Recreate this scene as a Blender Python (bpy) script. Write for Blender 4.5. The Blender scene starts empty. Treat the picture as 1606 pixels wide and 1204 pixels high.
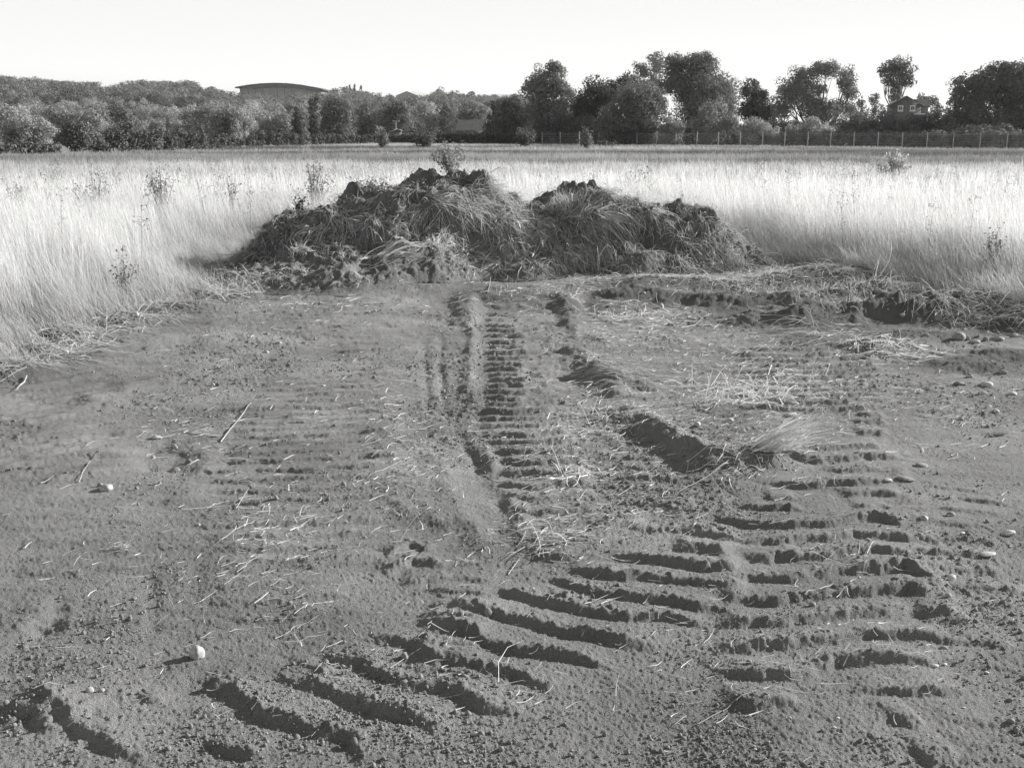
import bpy, math, random
import numpy as np
from mathutils import Vector

# ------------------------------------------------------------------ camera, world, sun
FP, HZ, CX, CY, EYE = 1700.0, 195.0, 803.0, 602.0, 1.7     # focal, horizon row, centre (photo pixels), eye height
PITCH = math.atan((CY-HZ)/FP)
S = bpy.context.scene
COL = S.collection
cam_d = bpy.data.cameras.new('camera')
cam = bpy.data.objects.new('camera', cam_d)
COL.objects.link(cam)
cam.location = (0, 0, EYE)
cam.rotation_euler = (math.pi/2-PITCH, 0, 0)
cam_d.sensor_width = 36
cam_d.lens = 36*FP/1606
cam_d.clip_end = 12000
cam_d.clip_start = .05
S.camera = cam
SUN_AZ, SUN_EL = math.radians(66), math.radians(20.5)        # azimuth from +Y towards +X
W = bpy.data.worlds.new('World')
S.world = W
W.use_nodes = True
nt = W.node_tree
sky = nt.nodes.new('ShaderNodeTexSky')
sky.sky_type = 'NISHITA'
sky.sun_disc = False
sky.sun_elevation = SUN_EL
sky.sun_rotation = SUN_AZ
sky.dust_density = 1.5
sky.air_density = 1.0
bw = nt.nodes.new('ShaderNodeRGBToBW')
nt.links.new(sky.outputs[0], bw.inputs[0])
# pale horizon haze added to the clear sky: falls off smoothly with height, the same all round
def wmath(op, a, b=None):
    m = nt.nodes.new('ShaderNodeMath'); m.operation = op
    for i, v in enumerate((a, b)):
        if v is None: continue
        if isinstance(v, (int, float)): m.inputs[i].default_value = v
        else: nt.links.new(v, m.inputs[i])
    return m.outputs[0]
tc = nt.nodes.new('ShaderNodeTexCoord')
sx = nt.nodes.new('ShaderNodeSeparateXYZ')
nt.links.new(tc.outputs['Generated'], sx.inputs[0])
veil = wmath('MULTIPLY', wmath('EXPONENT', wmath('MULTIPLY', wmath('MAXIMUM', sx.outputs[2], 0.0), -4.0)), 2.1)
tot = wmath('ADD', wmath('MINIMUM', bw.outputs[0], 3.3), veil)
cc = nt.nodes.new('ShaderNodeCombineColor')
nt.links.new(tot, cc.inputs[0]); nt.links.new(wmath('MULTIPLY', tot, .998), cc.inputs[1]); nt.links.new(wmath('MULTIPLY', tot, .985), cc.inputs[2])
nt.links.new(cc.outputs[0], nt.nodes['Background'].inputs[0])
nt.nodes['Background'].inputs[1].default_value = 0.1
sun_d = bpy.data.lights.new('sun', 'SUN')
sun_d.energy = 5.0
sun_d.color = (1.0, .992, .968)
sun_d.angle = math.radians(.6)
sun = bpy.data.objects.new('sun', sun_d)
COL.objects.link(sun)
sdir = Vector((math.sin(SUN_AZ)*math.cos(SUN_EL), math.cos(SUN_AZ)*math.cos(SUN_EL), math.sin(SUN_EL)))
sun.rotation_euler = sdir.to_track_quat('Z', 'Y').to_euler()
sun.location = (30, 10, 20)
S.view_settings.view_transform = 'Standard'
S.view_settings.look = 'None'
S.view_settings.exposure = 1.0
S.view_settings.gamma = 1.0
S.view_settings.use_curve_mapping = False
S.render.engine = 'CYCLES'
S.cycles.max_bounces = 6
S.cycles.transparent_max_bounces = 4

HAZE = .00009
rng = np.random.default_rng(7)
random.seed(7)
sP, cP = math.sin(PITCH), math.cos(PITCH)

# ------------------------------------------------------------------ measuring helpers
def at(px, py, Y):
    """world point on the sight line of a photo pixel at distance Y"""
    fw = FP*cP+(CY-py)*sP
    up = (CY-py)*cP-FP*sP
    t = Y/fw
    return Vector(((px-CX)*t, Y, EYE+up*t))

def gp(px, py, z=0.0):
    """ground point (x, y) of a photo pixel"""
    fw = FP*cP+(CY-py)*sP
    up = (CY-py)*cP-FP*sP
    t = (EYE-z)/(-up)
    return ((px-CX)*t, fw*t)

# ------------------------------------------------------------------ noise
_LAT = np.random.default_rng(3).random((256, 256))
def vnoise(x, y):
    xi = np.floor(x).astype(int); yi = np.floor(y).astype(int)
    fx = x-xi; fy = y-yi
    fx = fx*fx*fx*(fx*(fx*6-15)+10); fy = fy*fy*fy*(fy*(fy*6-15)+10)
    a = _LAT[xi & 255, yi & 255]; b = _LAT[(xi+1) & 255, yi & 255]
    c = _LAT[xi & 255, (yi+1) & 255]; d = _LAT[(xi+1) & 255, (yi+1) & 255]
    return (a*(1-fx)+b*fx)*(1-fy)+(c*(1-fx)+d*fx)*fy
def fbm(x, y, f, octv=4, seed=0, gain=.5):
    s = 0; a = 1; n = 0
    ca, sa = math.cos(.6), math.sin(.6)
    x = x+seed*17.3; y = y-seed*9.1
    for i in range(octv):
        s = s+a*vnoise(x*f, y*f); n += a
        a *= gain; f *= 2.03
        x, y = x*ca-y*sa+3.7, x*sa+y*ca+1.9
    return s/n*2-1
def sstep(a, b, x):
    t = np.clip((x-a)/(b-a), 0, 1)
    return t*t*(3-2*t)

# ------------------------------------------------------------------ the bare earth outline
dirt_px = [(-900, 720), (10, 588), (60, 556), (130, 532), (230, 497), (310, 474), (350, 462), (352, 420), (420, 392),
           (700, 385), (1130, 396), (1195, 412), (1330, 428), (1400, 447), (1480, 468), (1606, 500), (2300, 600)]
DP = np.array([gp(*p) for p in dirt_px]+[(14, 1), (14, -8), (-14, -8), (-14, 1)])
def in_poly(x, y, P):
    ins = np.zeros(np.shape(x), bool)
    j = len(P)-1
    for i in range(len(P)):
        xi, yi = P[i]; xj, yj = P[j]
        if yi != yj:
            c = ((yi > y) != (yj > y)) & (x < (xj-xi)*(y-yi)/(yj-yi)+xi)
            ins ^= c
        j = i
    return ins
def poly_dist(x, y, P):
    d = np.full(np.shape(x), 1e9)
    for i in range(len(P)-1):
        ax, ay = P[i]; bx, by = P[i+1]
        dx, dy = bx-ax, by-ay
        t = np.clip(((x-ax)*dx+(y-ay)*dy)/(dx*dx+dy*dy+1e-12), 0, 1)
        d = np.minimum(d, np.hypot(x-ax-t*dx, y-ay-t*dy))
    return d

# ------------------------------------------------------------------ track ridges: (polyline in photo pixels, height m)
ridges = [
 ([(51,1090),(113,1124),(171,1165),(205,1192)], .028), ([(329,1069),(377,1097),(411,1122),(479,1143),(548,1158),(566,1182)], .040),
 ([(335,1168),(397,1189)], .025), ([(445,1072),(500,1080),(556,1100),(600,1117),(635,1118),(674,1138)], .040),
 ([(522,1033),(575,1040),(612,1067),(649,1081),(687,1081),(724,1085),(761,1108),(800,1112)], .038),
 ([(593,1003),(649,1010),(687,1040),(743,1048),(799,1055),(862,1078)], .034),
 ([(672,981),(724,992),(761,1010),(799,1018),(855,1025),(903,1033),(945,1044)], .032),
 ([(724,958),(784,966),(836,977),(874,992),(930,999),(978,1007),(1023,1014)], .038),
 ([(788,932),(844,943),(892,954),(930,964),(986,971),(1042,973),(1090,981)], .044),
 ([(875,915),(930,934),(986,940),(1042,945),(1126,957)], .040), ([(907,898),(948,906),(986,910),(1053,913),(1137,921)], .046),
 ([(971,876),(1023,882),(1098,891),(1143,893)], .044), ([(1057,860),(1098,863),(1137,869)], .036), ([(1085,838),(1157,845)], .032),
 ([(844,876),(896,876)], .022), ([(1133,817),(1188,826),(1244,828)], .022), ([(1334,821),(1372,814),(1414,824)], .038),
 ([(1244,828),(1290,826),(1334,821)], .012),
 ([(1182,855),(1240,852),(1292,850),(1344,843),(1379,845),(1458,847)], .020), ([(1188,883),(1215,878),(1251,880)], .032),
 ([(1251,880),(1337,873),(1372,869),(1431,874)], .026), ([(1168,911),(1258,909),(1299,904),(1345,901)], .022),
 ([(1345,901),(1380,897),(1414,893),(1448,904)], .044), ([(1154,945),(1223,945),(1275,937),(1325,932)], .024),
 ([(1325,932),(1380,925),(1424,921),(1452,931)], .042), ([(1137,983),(1223,978),(1310,966),(1375,963),(1414,959)], .024),
 ([(1440,962),(1500,968)], .028), ([(1147,1018),(1223,1016),(1292,1004),(1362,997),(1396,999),(1472,999)], .016),
 ([(1147,1058),(1206,1058),(1258,1054),(1310,1039),(1372,1037),(1441,1039)], .017), ([(1150,1108),(1199,1105),(1244,1101)], .022),
 ([(1344,1084),(1396,1082),(1497,1080)], .018), ([(1405,1134),(1440,1131)], .010), ([(1459,1191),(1500,1184)], .025),
 ([(1234,723),(1302,723),(1351,717),(1400,717)], .036), ([(1290,706),(1340,702),(1385,700)], .022), ([(1302,741),(1377,738)], .020),
 ([(1207,762),(1279,764),(1340,760),(1385,757)], .018), ([(1332,779),(1366,775),(1404,777)], .026), ([(1162,798),(1211,802),(1253,802)], .024),
 ([(1340,798),(1392,796)], .018), ([(1204,781),(1249,781)], .018), ([(1350,681),(1388,681)], .030), ([(1345,666),(1385,663)], .030),
 ([(1345,653),(1385,655)], .026), ([(612,870),(640,858),(668,866)], .030), ([(610,896),(645,882),(690,888)], .036), ([(640,915),(700,908)], .022),
 ([(940,828),(975,822)], .03), ([(1050,803),(1090,800)], .024), ([(20,1110),(60,1118),(90,1140)], .03), ([(160,1105),(215,1092),(250,1098)], .022),
 ([(500,1060),(520,1052)], .02), ([(30,985),(75,980)], .010), ([(880,945),(905,940)], .018),
]
for i, yy in enumerate([548, 556, 564, 573, 582, 592, 602, 612, 622, 633, 643]):       # faint rows at right, farther up
    ridges.append(([(1165+rng.uniform(-20, 25), yy+2), (1260, yy+4), (1330, yy+1), (1392+rng.uniform(-15, 15), yy-3)], rng.uniform(.010, .03)))
rows_c = [128,140,152,164,176,188,202,215,228,240,253,266,281,296,309,322,334,347,359,372,384,397,410,425,440,452,465,478,491,503,516,530,545,558,571,586,601,616,632,648,665,685,705,725,745,768,791,816,841,866,891,918,945,972,1000,1030,1062]
rows_c = [r for k, r in enumerate(rows_c) if k % 2 == 0]
for r in rows_c:                                                                       # the middle track
    y = 440+r/2.92
    if y < 680:
        xl = np.interp(y, [474, 508, 550, 611, 680], [757, 767, 767, 770, 752]); xr = np.interp(y, [474, 508, 550, 611, 680], [842, 858, 866, 870, 884])
        amp = .032
    else:
        xl = np.interp(y, [681, 714, 765, 810], [765, 781, 795, 815]); xr = np.interp(y, [681, 714, 765, 810], [880, 900, 915, 935]); amp = .030
    mid = xl*.5+xr*.5
    j = lambda s=1.2: rng.uniform(-s, s)
    ridges.append(([(xl, y+j(1)), (xl*.6+xr*.4, y+2+j()), (mid+4, y+1.5+j())], amp*rng.uniform(.75, 1.25)))
    ridges.append(([(mid+4, y+1.5+j()), (xr*.8+xl*.2, y-.5+j()), (xr+10, y-4+j(1))], amp*rng.uniform(.6, 1.0)))
for yy in [536, 542, 548, 554, 561, 568, 576]:                                         # track left of the middle
    ridges.append(([(545+rng.uniform(-10, 10), yy+3), (600, yy+2), (650+rng.uniform(-8, 8), yy-2)], rng.uniform(.014, .024)))
y0 = 588
while y0 < 880:                                                                        # wide faint rows over the left half
    xl = np.interp(y0, [588, 700, 880], [400, 345, 330]); xr = np.interp(y0, [588, 700, 880], [640, 625, 600])
    ridges.append(([(xl+rng.uniform(-30, 30), y0+6), (xl*.5+xr*.5, y0+3), (xr+rng.uniform(-30, 10), y0-4)], rng.uniform(.009, .018)))
    y0 += np.interp(y0, [588, 880], [8.5, 22])
y0 = 560
while y0 < 720:                                                                        # rows far left
    ridges.append(([(-60, y0+55), (60, y0+38), (170+rng.uniform(-30, 60), y0+20)], rng.uniform(.010, .022)))
    y0 += np.interp(y0, [560, 720], [8, 14])
y0 = 470
while y0 < 520:
    ridges.append(([(330, y0+14), (430, y0+4), (560+rng.uniform(-40, 100), y0-2)], rng.uniform(.010, .020)))
    y0 += 6

for y0 in range(905, 1060, 21):                                                        # worn rows between the clear ones
    ridges.append(([(640+(1060-y0)*.3, y0), (740+(1060-y0)*.2, y0+8)], rng.uniform(.008, .016)))
y0 = 890
while y0 < 1010:
    ridges.append(([(330+rng.uniform(-30, 30), y0+6), (430, y0+2), (560+rng.uniform(-30, 30), y0-8)], rng.uniform(.005, .012)))
    y0 += 26
y0 = 700
while y0 < 1040:                                                                       # faint cross marks at far left and far right
    ridges.append(([(20+rng.uniform(-30, 60), y0+8), (110, y0+3), (200+rng.uniform(-40, 60), y0-5)], rng.uniform(.004, .011)))
    if y0 > 760: ridges.append(([(1440+rng.uniform(-20, 40), y0-2), (1500, y0), (1560+rng.uniform(-40, 40), y0+6)], rng.uniform(.004, .013)))
    y0 += np.interp(y0, [700, 1040], [15, 34])
y0 = 600
while y0 < 840:                                                                        # crumbled marks between the middle and right tracks
    ridges.append(([(930+(y0-600)*.3+rng.uniform(-20, 20), y0), (1020+(y0-600)*.25, y0+3), (1110+rng.uniform(-30, 30), y0-2)], rng.uniform(.006, .016)))
    y0 += np.interp(y0, [600, 840], [11, 22])
# long ridges and grooves along the driving direction: (polyline, signed height, width m, side skew)
berms = [
 ([(872,462),(892,490),(900,520)], .045, .13), ([(898,545),(935,590),(975,628)], .055, .10), ([(970,640),(1000,660),(1055,692),(1118,730)], .060, .12), ([(955,655),(1000,690),(1050,730),(1080,755)], -.015, .09),
 ([(880,560),(960,602),(1050,612)], .05, .09),
 ([(745,462),(735,490),(742,540),(735,600),(745,660)], .018, .05),
 ([(745,690),(775,740),(800,790),(825,850)], .022, .05), ([(700,640),(735,700),(765,760),(800,830)], -.015, .05),
 ([(600,660),(625,720),(640,790),(680,870)], .022, .12), ([(660,700),(690,740),(720,800),(770,870)], .016, .07),
 ([(690,520),(692,600),(700,650)], -.010, .03), ([(665,530),(668,600),(675,650)], -.008, .03),
 ([(385,640),(360,700),(350,740)], -.012, .07), ([(440,640),(410,700),(400,740)], -.010, .06), ([(330,700),(300,760),(290,800)], .016, .1),
 ([(70,665),(160,620),(250,590),(400,575)], .022, .10), ([(240,690),(270,740)], -.03, .16),
 ([(60,970),(70,1010)], -.016, .04), ([(85,930),(88,1000)], -.008, .03), ([(135,960),(138,1030)], -.007, .03), ([(235,900),(243,1000)], -.007, .03),
 ([(300,880),(310,960)], -.006, .04), ([(1140,850),(1150,920),(1140,990)], .016, .05), ([(1455,880),(1470,940),(1520,1000)], .014, .06),
 ([(1405,720),(1425,780),(1460,850)], .012, .06), ([(1160,740),(1090,800),(960,830),(860,880)], .018, .14),
 ([(0,1130),(60,1105),(150,1120)], .03, .07),
]
# low heaps: (px, py, rx m, ry m, height m, turn)
heaps = [
 (992,462,.36,.26,.15,.2), (955,478,.3,.2,.06,0), (1090,470,.4,.28,.10,0), (1045,448,.5,.22,.09,0), (1130,450,.4,.22,.10,.2), (1180,474,.50,.30,.16,.3), (1260,442,.6,.36,.16,0), (1335,436,.5,.35,.15,0),
 (1225,500,.46,.24,.17,.3), (1290,478,.4,.2,.14,.1), (1340,468,.42,.25,.18,-.1), (1410,462,.4,.3,.14,0), (1300,508,.45,.2,.13,0), (1380,498,.50,.24,.19,0), (1450,500,.45,.24,.17,0),
 (1500,487,.5,.3,.17,.1), (1560,495,.5,.25,.16,0), (1606,515,.35,.2,.13,0), (1680,510,.6,.3,.18,0), (1380,548,.30,.13,.09,0), (1540,575,.3,.15,.09,0), (1500,560,.5,.2,.05,0), (1590,560,.3,.14,.08,0), (1440,530,.3,.12,.06,0),
 (1180,722,.20,.14,.10,0), (1130,735,.16,.12,.06,0), (1170,640,.25,.2,.03,0), (728,485,.12,.7,.05,0), (810,470,.42,.45,.09,0), (895,480,.10,.5,.07,0),
 (100,535,.26,.16,.13,.2), (75,560,.2,.12,.08,0), (20,560,.25,.15,.10,0), (160,515,.35,.16,.09,.3), (260,490,.4,.2,.09,.3), (330,470,.4,.2,.10,.2), (385,452,.3,.3,.10,0),
 (-60,590,.5,.25,.14,.1), (215,508,.3,.12,.06,.3), (700,455,.8,.4,.05,0), (270,712,.22,.18,-.008,0), (335,1068,.03,.02,.03,0),
 (1424,1130,.04,.03,-.010,0), (1560,685,.08,.03,-.03,0), (1010,440,.8,.3,.05,0), (560,440,1.2,.4,.06,0),
 
]
CALM = [(np.array([gp(*p) for p in q]), c) for q, c in [
    ([(750,466),(850,466),(872,600),(890,690),(950,830),(815,830),(758,690),(762,520)], .30),
    ([(1150,560),(1400,540),(1420,760),(1470,900),(1520,1080),(1130,1080),(1150,840)], .4),
    ([(330,700),(400,600),(560,520),(660,520),(640,640),(600,900),(330,900)], .55),
    ([(690,700),(740,700),(800,860),(770,880),(700,780)], .3), ([(545,520),(660,520),(650,590),(540,590)], .4)]]
def seg_field(x, y, pts):
    """nearest signed distance (+ = far side) and 0..1 along for a polyline"""
    best = np.full(x.shape, 1e9); sg = np.zeros(x.shape); al = np.zeros(x.shape)
    L = [math.hypot(pts[i+1][0]-pts[i][0], pts[i+1][1]-pts[i][1]) for i in range(len(pts)-1)]
    tot = sum(L); acc = 0
    for i in range(len(pts)-1):
        ax, ay = pts[i]; bx, by = pts[i+1]
        dx, dy = bx-ax, by-ay
        l2 = dx*dx+dy*dy+1e-12
        t = ((x-ax)*dx+(y-ay)*dy)/l2
        tc = np.clip(t, 0, 1)
        d = np.hypot(x-ax-tc*dx, y-ay-tc*dy)
        s = (dx*(y-ay)-dy*(x-ax))/math.sqrt(l2)
        m = d < best
        best = np.where(m, d, best); sg = np.where(m, s, sg); al = np.where(m, (acc+t*L[i])/tot, al)
        acc += L[i]
    return best, sg, al, tot

def hill(x, y):
    """wooded rise at the left, flat land at the right"""
    r = np.hypot(x, y)
    az = np.degrees(np.arctan2(x, np.maximum(y, 1e-3)))
    left = 1-sstep(1.0, 9.0, az)
    pxs = np.array([-400, 0, 60, 110, 190, 215, 300, 360, 400, 450, 510, 560, 640, 690, 790, 900.])
    top = np.array([134, 133, 138, 140, 146, 139, 140, 152, 156, 156, 152, 149, 160, 153, 158, 165.])
    crest = (HZ-np.interp(az, np.degrees(np.arctan((pxs-CX)/FP*.97)), top))/FP*950+1.7+2.45-9
    h = left*(sstep(230, 950, r)*crest)
    h = h-sstep(1500, 3800, r)*40*left
    return h

def H(x, y, detail=True):
    x = np.asarray(x, float); y = np.asarray(y, float)
    r = np.hypot(x, y)
    drop = -.0100*(np.minimum(np.maximum(r, 15), 260)-15)
    z = drop+hill(x, y)
    z = z+fbm(x, y, .03, 2, 5)*.25*sstep(20, 80, r)+fbm(x, y, .35, 3, 9)*.035*sstep(3, 8, r)
    near = (r < 17)
    if not near.any():
        return z
    xn, yn = x[near], y[near]
    rn = r[near]
    h = np.zeros(xn.shape)
    wx = xn+fbm(xn, yn, 2.2, 3, 11)*.10; wy = yn+fbm(xn, yn, 2.2, 3, 12)*.10
    lump = fbm(xn, yn, 3.2, 4, 15, .6); lump2 = fbm(xn, yn, 14, 4, 16, .65)
    for px, py, rx, ry, hh, a in heaps:
        gx, gy = gp(px, py)
        ca, sa = math.cos(a), math.sin(a)
        kk = 1.3 if (px > 950 and py < 600) else 1.0
        u = ((wx-gx)*ca+(wy-gy)*sa)/rx; v = (-(wx-gx)*sa+(wy-gy)*ca)/(ry*kk)
        q = u*u+v*v; hh = hh*(.78 if kk > 1 else 1)
        b_ = np.exp(-q*q*.55-q*.35)
        h += hh*b_*(.76+.36*lump+.17*lump2)
    for pts, hh, w in berms:
        P = [gp(*p) for p in pts]
        bx = [p[0] for p in P]; by = [p[1] for p in P]
        m = (xn > min(bx)-4*w) & (xn < max(bx)+4*w) & (yn > min(by)-4*w) & (yn < max(by)+4*w)
        if not m.any(): continue
        xs = xn[m]+fbm(xn[m], yn[m], 4, 3, 21)*w*.5; ys = yn[m]+fbm(xn[m], yn[m], 4, 3, 22)*w*.5
        d, s, al, tot = seg_field(xs, ys, P)
        e = sstep(-.02, .12, al)*(1-sstep(.88, 1.02, al))
        h[m] += hh*np.exp(-(d/w)**2)*e*(.7+.9*fbm(xs, ys, 5, 3, 23))
    if detail:
        wx = xn+fbm(xn, yn, 7, 3, 31)*.024; wy = yn+fbm(xn, yn, 7, 3, 32)*.024
        for k, (pts, hh) in enumerate(ridges):
            P = [gp(*p) for p in pts]
            bx = [p[0] for p in P]; by = [p[1] for p in P]
            m = (xn > min(bx)-.25) & (xn < max(bx)+.25) & (yn > min(by)-.25) & (yn < max(by)+.3)
            if not m.any(): continue
            xs, ys = wx[m], wy[m]
            d, s, al, tot = seg_field(xs, ys, P)
            t_end = min(.2, .06/tot*2)
            e = sstep(-t_end, t_end, al)*(1-sstep(1-t_end, 1+t_end, al))
            nearr = P[0][1] < 4.8
            rt = 1125 < pts[0][0] < 1300 and len(pts) >= 3
            if rt: hh = max(hh, .027)
            RK = (1.0 if pts[0][0] > 1125 else .76) if nearr else .92
            hh2 = (.005+hh*.86)*RK*((.95 if rt else .84 if nearr else .9)+(.22 if rt else .36 if nearr else .28)*fbm(xs, ys, 5, 3, 33+k % 5))
            fw_ = .036+.014*fbm(xs, ys, 14, 2, 39)
            face = sstep(-fw_, .006, s+.006*fbm(xs, ys, 40, 2, 38))
            prof = face*np.exp(-np.maximum(s, 0)/.09)-.16*np.exp(-((s+.034)/.024)**2)
            off = np.where(d > np.abs(s)+1e-6, np.exp(-((d-np.abs(s))/.03)**2), 1)
            h[m] += hh2*prof*e*off+e*np.exp(-((s-.02)/.035)**2)*off*np.maximum(fbm(xs, ys, 42, 3, 37), -.1)*hh*(.42 if nearr else .3)
        # rough, crumbly soil, smoother where machines have pressed it
        rough = sstep(-.25, .45, fbm(xn, yn, 1.1, 3, 41))
        dd = in_poly(xn, yn, DP)
        amp = .35+.65*rough
        calm = np.ones(xn.shape)
        for poly, c_ in CALM:
            ins = in_poly(xn, yn, poly); e_ = np.clip(poly_dist(xn, yn, np.vstack([poly, poly[:1]]))/.08, 0, 1)*ins
            calm = calm*(1-(1-c_)*e_)
        amp = amp*calm; rough = rough*calm
        far = sstep(5, 10, rn)
        h += amp*(fbm(xn, yn, 5, 3, 42)*.010+fbm(xn, yn, 24, 3, 43)*.0035)
        cl = fbm(xn, yn, 38, 2, 44)
        rg = sstep(.35, .8, rough)
        h += rg*np.maximum(cl-.36, 0)*.026
        h += (.45+.55*rough)*fbm(xn, yn, 62, 3, 45, .8)*.0050*calm
        h += np.maximum(fbm(xn, yn, 120, 2, 46), 0)*.0050
        h += far*(amp*fbm(xn, yn, 4, 3, 47)*.016+fbm(xn*.45, yn, 13, 4, 48, .6)*.013)+fbm(xn*.35, yn, 6, 3, 49)*.010
    z = np.array(z)
    z[near] += h*(1-sstep(14.5, 16.5, rn))
    return z

# ------------------------------------------------------------------ mesh helpers
def tag(o, label=None, cat=None, group=None, kind=None):
    if label: o['label'] = label
    if cat: o['category'] = cat
    if group: o['group'] = group
    if kind: o['kind'] = kind
    return o
def mesh_np(name, V, F, smooth=False):
    """V (n,3); F a list of int arrays (m,3) or (m,4)"""
    me = bpy.data.meshes.new(name)
    V = np.asarray(V, np.float32)
    if not isinstance(F, list): F = [F]
    F = [np.asarray(f, np.int32) for f in F if len(f)]
    me.vertices.add(len(V)); me.vertices.foreach_set('co', V.ravel())
    tot = sum(f.size for f in F); nf = sum(len(f) for f in F)
    me.loops.add(tot); me.polygons.add(nf)
    me.loops.foreach_set('vertex_index', np.concatenate([f.ravel() for f in F]))
    st = []; acc = 0
    for f in F:
        st.append(acc+np.arange(len(f))*f.shape[1]); acc += f.size
    me.polygons.foreach_set('loop_start', np.concatenate(st).astype(np.int32))
    if smooth: me.polygons.foreach_set('use_smooth', np.ones(nf, bool))
    me.update(calc_edges=True)
    return me
def link(name, me, mat, parent=None, loc=(0, 0, 0)):
    o = bpy.data.objects.new(name, me)
    if mat and not me.materials: me.materials.append(mat)
    COL.objects.link(o)
    o.location = loc
    if parent: o.parent = parent
    return o
def empty(name, loc, rz=0):
    o = bpy.data.objects.new(name, None)
    COL.objects.link(o)
    o.location = loc; o.rotation_euler = (0, 0, rz)
    o.empty_display_size = .3
    return o
class MB:
    def __init__(s): s.v = []; s.q = []; s.t = []; s.n = 0
    def poly(s, pts):
        k = s.n; s.v += [tuple(p) for p in pts]; s.n += len(pts)
        if len(pts) == 4: s.q.append((k, k+1, k+2, k+3))
        else:
            for i in range(1, len(pts)-1): s.t.append((k, k+i, k+i+1))
        return s
    def box(s, x0, x1, y0, y1, z0, z1):
        k = s.n
        s.v += [(x0,y0,z0),(x1,y0,z0),(x1,y1,z0),(x0,y1,z0),(x0,y0,z1),(x1,y0,z1),(x1,y1,z1),(x0,y1,z1)]; s.n += 8
        for f in ((0,3,2,1),(4,5,6,7),(0,1,5,4),(1,2,6,5),(2,3,7,6),(3,0,4,7)): s.q.append(tuple(k+i for i in f))
        return s
    def prism(s, pts, y0, y1):
        """outline in x,z pushed from y0 to y1"""
        n = len(pts); k = s.n
        s.v += [(x, y0, z) for x, z in pts]+[(x, y1, z) for x, z in pts]; s.n += 2*n
        for i in range(n): s.q.append((k+i, k+(i+1) % n, k+n+(i+1) % n, k+n+i))
        for i in range(1, n-1):
            s.t.append((k, k+i+1, k+i)); s.t.append((k+n, k+n+i, k+n+i+1))
        return s
    def tube(s, pts, rads, sides=6):
        k = s.n
        pts = [Vector(p) for p in pts]
        for i, p in enumerate(pts):
            d = (pts[min(i+1, len(pts)-1)]-pts[max(i-1, 0)]).normalized()
            a = d.orthogonal().normalized(); b = d.cross(a)
            for j in range(sides):
                an = 2*math.pi*j/sides
                s.v.append(tuple(p+(a*math.cos(an)+b*math.sin(an))*rads[i]))
        for i in range(len(pts)-1):
            for j in range(sides):
                s.q.append((k+i*sides+j, k+i*sides+(j+1) % sides, k+(i+1)*sides+(j+1) % sides, k+(i+1)*sides+j))
        s.n += len(pts)*sides
        return s
    def build(s, name, mat, parent=None, loc=(0, 0, 0), smooth=False):
        return link(name, mesh_np(name, np.array(s.v), [np.array(s.q, int).reshape(-1, 4), np.array(s.t, int).reshape(-1, 3)], smooth), mat, parent, loc)

# ------------------------------------------------------------------ materials (a black-and-white world)
def mat(name, lo, hi, scale=5.0, rough=.9, bump=0.0, bscale=50.0, trans=0.0, rand=0.0, spec=.2, detail=4.0, bdist=.01, lacun=None, scale2=None):
    m = bpy.data.materials.new(name); m.use_nodes = True
    n = m.node_tree; L = n.links
    b = n.nodes['Principled BSDF']
    geo = n.nodes.new('ShaderNodeNewGeometry')
    noi = n.nodes.new('ShaderNodeTexNoise'); noi.inputs['Scale'].default_value = scale; noi.inputs['Detail'].default_value = detail
    L.new(geo.outputs['Position'], noi.inputs['Vector'])
    fac = noi.outputs[0]
    if scale2:
        n2 = n.nodes.new('ShaderNodeTexNoise'); n2.inputs['Scale'].default_value = scale2; n2.inputs['Detail'].default_value = 3
        L.new(geo.outputs['Position'], n2.inputs['Vector'])
        av = n.nodes.new('ShaderNodeMath'); av.operation = 'ADD'
        L.new(fac, av.inputs[0]); L.new(n2.outputs[0], av.inputs[1])
        hv = n.nodes.new('ShaderNodeMath'); hv.operation = 'MULTIPLY'; hv.inputs[1].default_value = .5
        L.new(av.outputs[0], hv.inputs[0]); fac = hv.outputs[0]
    mr = n.nodes.new('ShaderNodeMapRange')
    mr.inputs['From Min'].default_value = .32; mr.inputs['From Max'].default_value = .68
    mr.inputs['To Min'].default_value = lo; mr.inputs['To Max'].default_value = hi
    L.new(fac, mr.inputs['Value'])
    out = mr.outputs[0]
    if rand:
        oi = n.nodes.new('ShaderNodeObjectInfo')
        r = n.nodes.new('ShaderNodeMapRange'); r.inputs['To Min'].default_value = 1-rand; r.inputs['To Max'].default_value = 1+rand
        L.new(oi.outputs['Random'], r.inputs['Value'])
        mu = n.nodes.new('ShaderNodeMath'); mu.operation = 'MULTIPLY'
        L.new(out, mu.inputs[0]); L.new(r.outputs[0], mu.inputs[1]); out = mu.outputs[0]
    L.new(out, b.inputs['Base Color'])
    b.inputs['Roughness'].default_value = rough
    b.inputs['Specular IOR Level'].default_value = spec
    if bump:
        bn = n.nodes.new('ShaderNodeTexNoise'); bn.inputs['Scale'].default_value = bscale; bn.inputs['Detail'].default_value = 5
        bn.inputs['Roughness'].default_value = .7
        L.new(geo.outputs['Position'], bn.inputs['Vector'])
        bp = n.nodes.new('ShaderNodeBump'); bp.inputs['Strength'].default_value = bump; bp.inputs['Distance'].default_value = bdist
        L.new(bn.outputs[0], bp.inputs['Height']); L.new(bp.outputs[0], b.inputs['Normal'])
    if trans:
        t = n.nodes.new('ShaderNodeBsdfTranslucent'); mx = n.nodes.new('ShaderNodeMixShader'); mx.inputs[0].default_value = trans
        L.new(out, t.inputs['Color']); L.new(b.outputs[0], mx.inputs[1]); L.new(t.outputs[0], mx.inputs[2])
        L.new(mx.outputs[0], n.nodes['Material Output'].inputs['Surface'])
    return m
M = {}
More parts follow.
